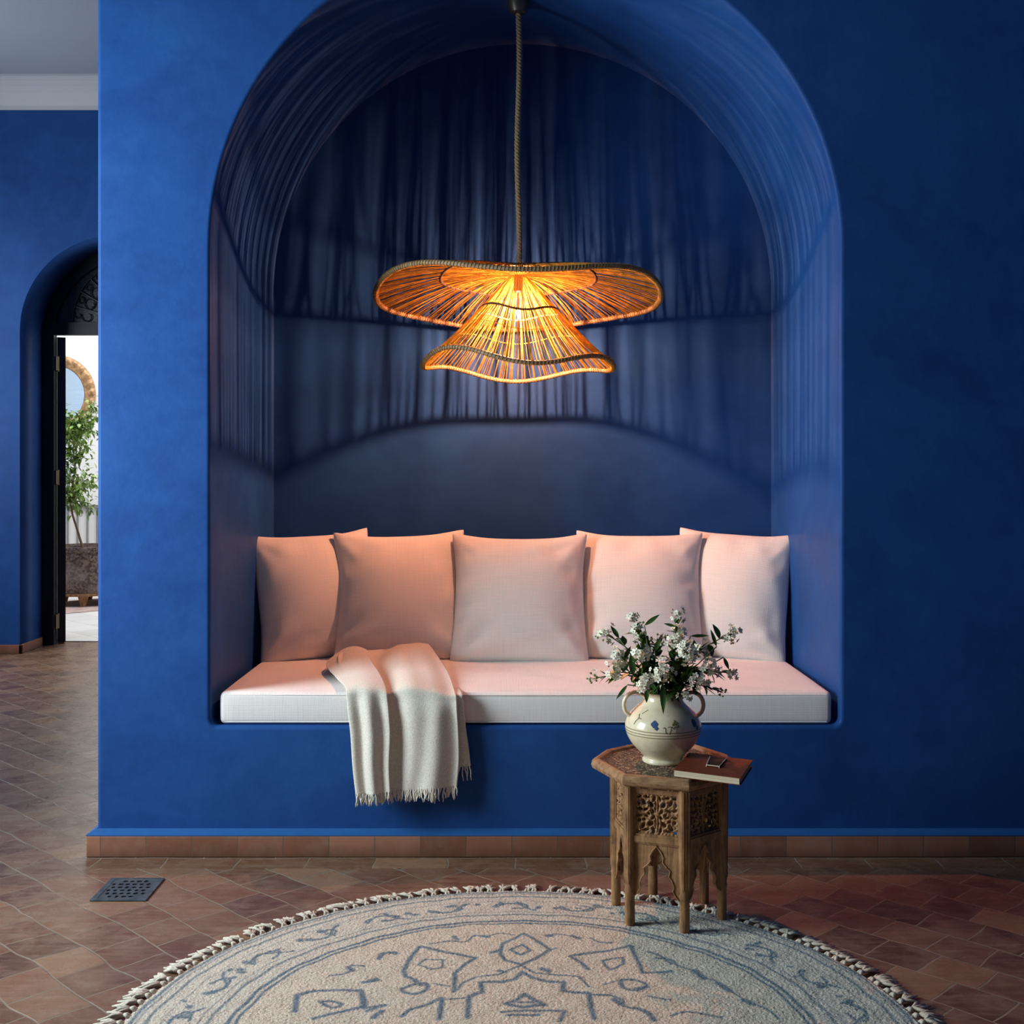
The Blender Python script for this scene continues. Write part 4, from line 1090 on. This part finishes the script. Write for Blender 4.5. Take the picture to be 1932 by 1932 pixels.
# ------------------------------------------------------------------ things beyond the door
mc = Vector((-4.78+.0, 12.6, 0))
cx, cz_ = (104-966)*12.62/F, CH+(880-744)*12.62/F
mir = empty('round_mirror', (cx, 12.66, cz_), 'round mirror in a carved gilt frame on the white wall beyond the doorway', 'mirror')
n = 96; P = []; R0 = .405
for i in range(n):
    a = 2*PI*i/n; ring = []
    sc_ = .012*math.sin(a*26)
    for (r, y, q) in [(R0-.115, 0, 0), (R0-.115, -.02, 0), (R0-.095, -.030, 0), (R0-.080, -.022, 0), (R0-.06, -.035, 1), (R0-.025, -.040, 1), (R0-.004, -.022, 1), (R0, 0, 0)]:
        rr = r+(sc_*.4 if q else 0); ring.append((cx+rr*math.cos(a), 12.69+y-(sc_ if q else 0), cz_+rr*1.03*math.sin(a)))
    P.append(ring)
P.append(P[0]); m = M(); m.grid(np.array(P))
GILT = simple('gilt_wood', (.36, .20, .085), .45, .25, var=.5, scale=40)
m.build('mirror_frame', GILT, mir, smooth=True)
k = N('mirror_glass'); k.p(Base_Color=(.72, .80, .84), Metallic=1.0, Roughness=k.ramp(k.noise(k.co((1, 1, 30)), 3, 3), [(.3, .12), (.7, .3)])); 
m = M(); m.prism([(cx+(R0-.11)*math.cos(2*PI*i/60), cz_+(R0-.11)*1.03*math.sin(2*PI*i/60)) for i in range(60)], 0, .006, lambda x, z, y: (x, 12.688-y, z)); m.build('mirror_pane', k.m, mir)

PX, PY = (163-966)*11.25/F, 11.25
pot = empty('planter', (PX, PY, .006), 'large brown mosaic planter on tapered wooden feet beyond the doorway', 'planter')
k = N('mosaic_brown'); v = k.co()
vo = k.n('TexVoronoi', {'Vector': v, 'Scale': 55}); f = k.noise(v, 5, 4)
c = k.mix(k.ramp(vo.outputs['Color'], [(.3, 0.0), (.8, 1.0)]), (.055, .028, .018), (.20, .13, .09)); c = k.mix(k.ramp(f, [(.45, 0.0), (.7, .5)]), c, (.34, .28, .24))
k.p(Base_Color=c, Roughness=.4); k.bump(vo.outputs['Distance'], .6, .006)
zp = lambda y: CH-(y-HZ)*PY/F
zt_, zb3, zf = zp(1029), zp(1115), zp(1143)
m = M(); m.lathe([(.30, zb3), (.335, zb3+.01), (.340, zb3+.06), (.345, zt_-.05), (.355, zt_-.045), (.358, zt_), (.335, zt_), (.33, zt_-.04), (.0, zt_-.05)], (PX, PY, 0), 48, cap=False); m.build('pot', k.m, pot, smooth='auto')
m = M(); m.lathe([(.33, zb3-.02), (.355, zb3-.018), (.355, zb3+.004), (.33, zb3+.006)], (PX, PY, 0), 48); m.build('base_ring', WOOD, pot, smooth='auto')
for i in range(8):
    a = 2*PI*i/8-PI/2+.25; c_ = Vector((PX+.30*math.cos(a), PY+.30*math.sin(a), 0))
    m = M(); P = [[(c_.x+math.cos(b)*r, c_.y+math.sin(b)*r, z) for b in np.linspace(0, 2*PI, 9)[:-1]] for z, r in ((.0062, .022), (.02, .026), (zb3-.05, .042), (zb3-.015, .055))]
    m.grid(np.array(P), closed=True); m.add(P[0], [tuple(range(7, -1, -1))]); m.build('leg', WOOD, pot, smooth='auto')
tree = empty('potted_tree', (PX, PY, zt_-.05), 'small leafy green tree growing in the mosaic planter beyond the doorway', 'plant')
m = M()
tr = [at(155, 1030, PY), at(146, 1000, PY), at(137, 972, PY), at(133, 950, PY), at(138, 915, PY), at(143, 870, PY), at(145, 825, PY)]
m.tube([Vector((tr[0].x+.01, PY, zt_-.05))]+tr, [.013, .012, .011, .010, .009, .008, .006, .003], 7)
br = []
for i in range(26):
    s = tr[3+int(random.random()*3.9)]; e = s+Vector((random.uniform(-.28, .26), random.uniform(-.22, .22), random.uniform(-.02, .28)))
    m.tube([s, s.lerp(e, .5)+Vector((0, 0, .03)), e], [.005, .004, .002], 4); br.append((s, e))
m.build('trunk', simple('bark', (.16, .10, .055), .8), tree, smooth=True)
k = N('bright_leaf'); f = k.noise(k.co(), 9, 3)
k.p(Base_Color=k.ramp(f, [(.3, (.06, .15, .03)), (.7, (.30, .42, .06))]), Roughness=.4); 
m = M()
for i in range(1900):
    s, e = random.choice(br); p = s.lerp(e, random.uniform(.3, 1.15))+rv(.05)
    if p.y > 12.4: continue
    leaf(m, p, rv()+Vector((0, 0, -.3)), random.uniform(.04, .075), random.uniform(.012, .02))
for i in range(60):
    p = Vector(at(145+random.gauss(0, 6), 808+random.gauss(0, 10), PY)); leaf(m, p, rv()+Vector((0, 0, .4)), .06, .014)
m.build('foliage', k.m, tree, smooth=True, fix=False)
k = N('pink_rug'); v = k.co()
k.p(Base_Color=k.ramp(k.noise(v, 14, 5, .7), [(.35, (.32, .20, .17)), (.65, (.52, .40, .36))]), Roughness=.95)
m = M(); m.prism([(-5.2, 10.0), (-4.45, 9.95), (-2.6, 11.7), (-3.6, 12.3)], .0065, .0125)
tag(m.build('faded_rug', k.m), 'faded pink flat rug under the planter beyond the doorway', 'rug')
m = M(); p = at(160, 1128, 12.1); m.box((p.x-.14, 12.05, .0135), (p.x+.16, 12.4, .17))
tag(bevel(m.build('terracotta_block', simple('orange_terracotta', (.42, .20, .11), .8)), .006), 'low orange terracotta block on the floor behind the planter feet', 'block')
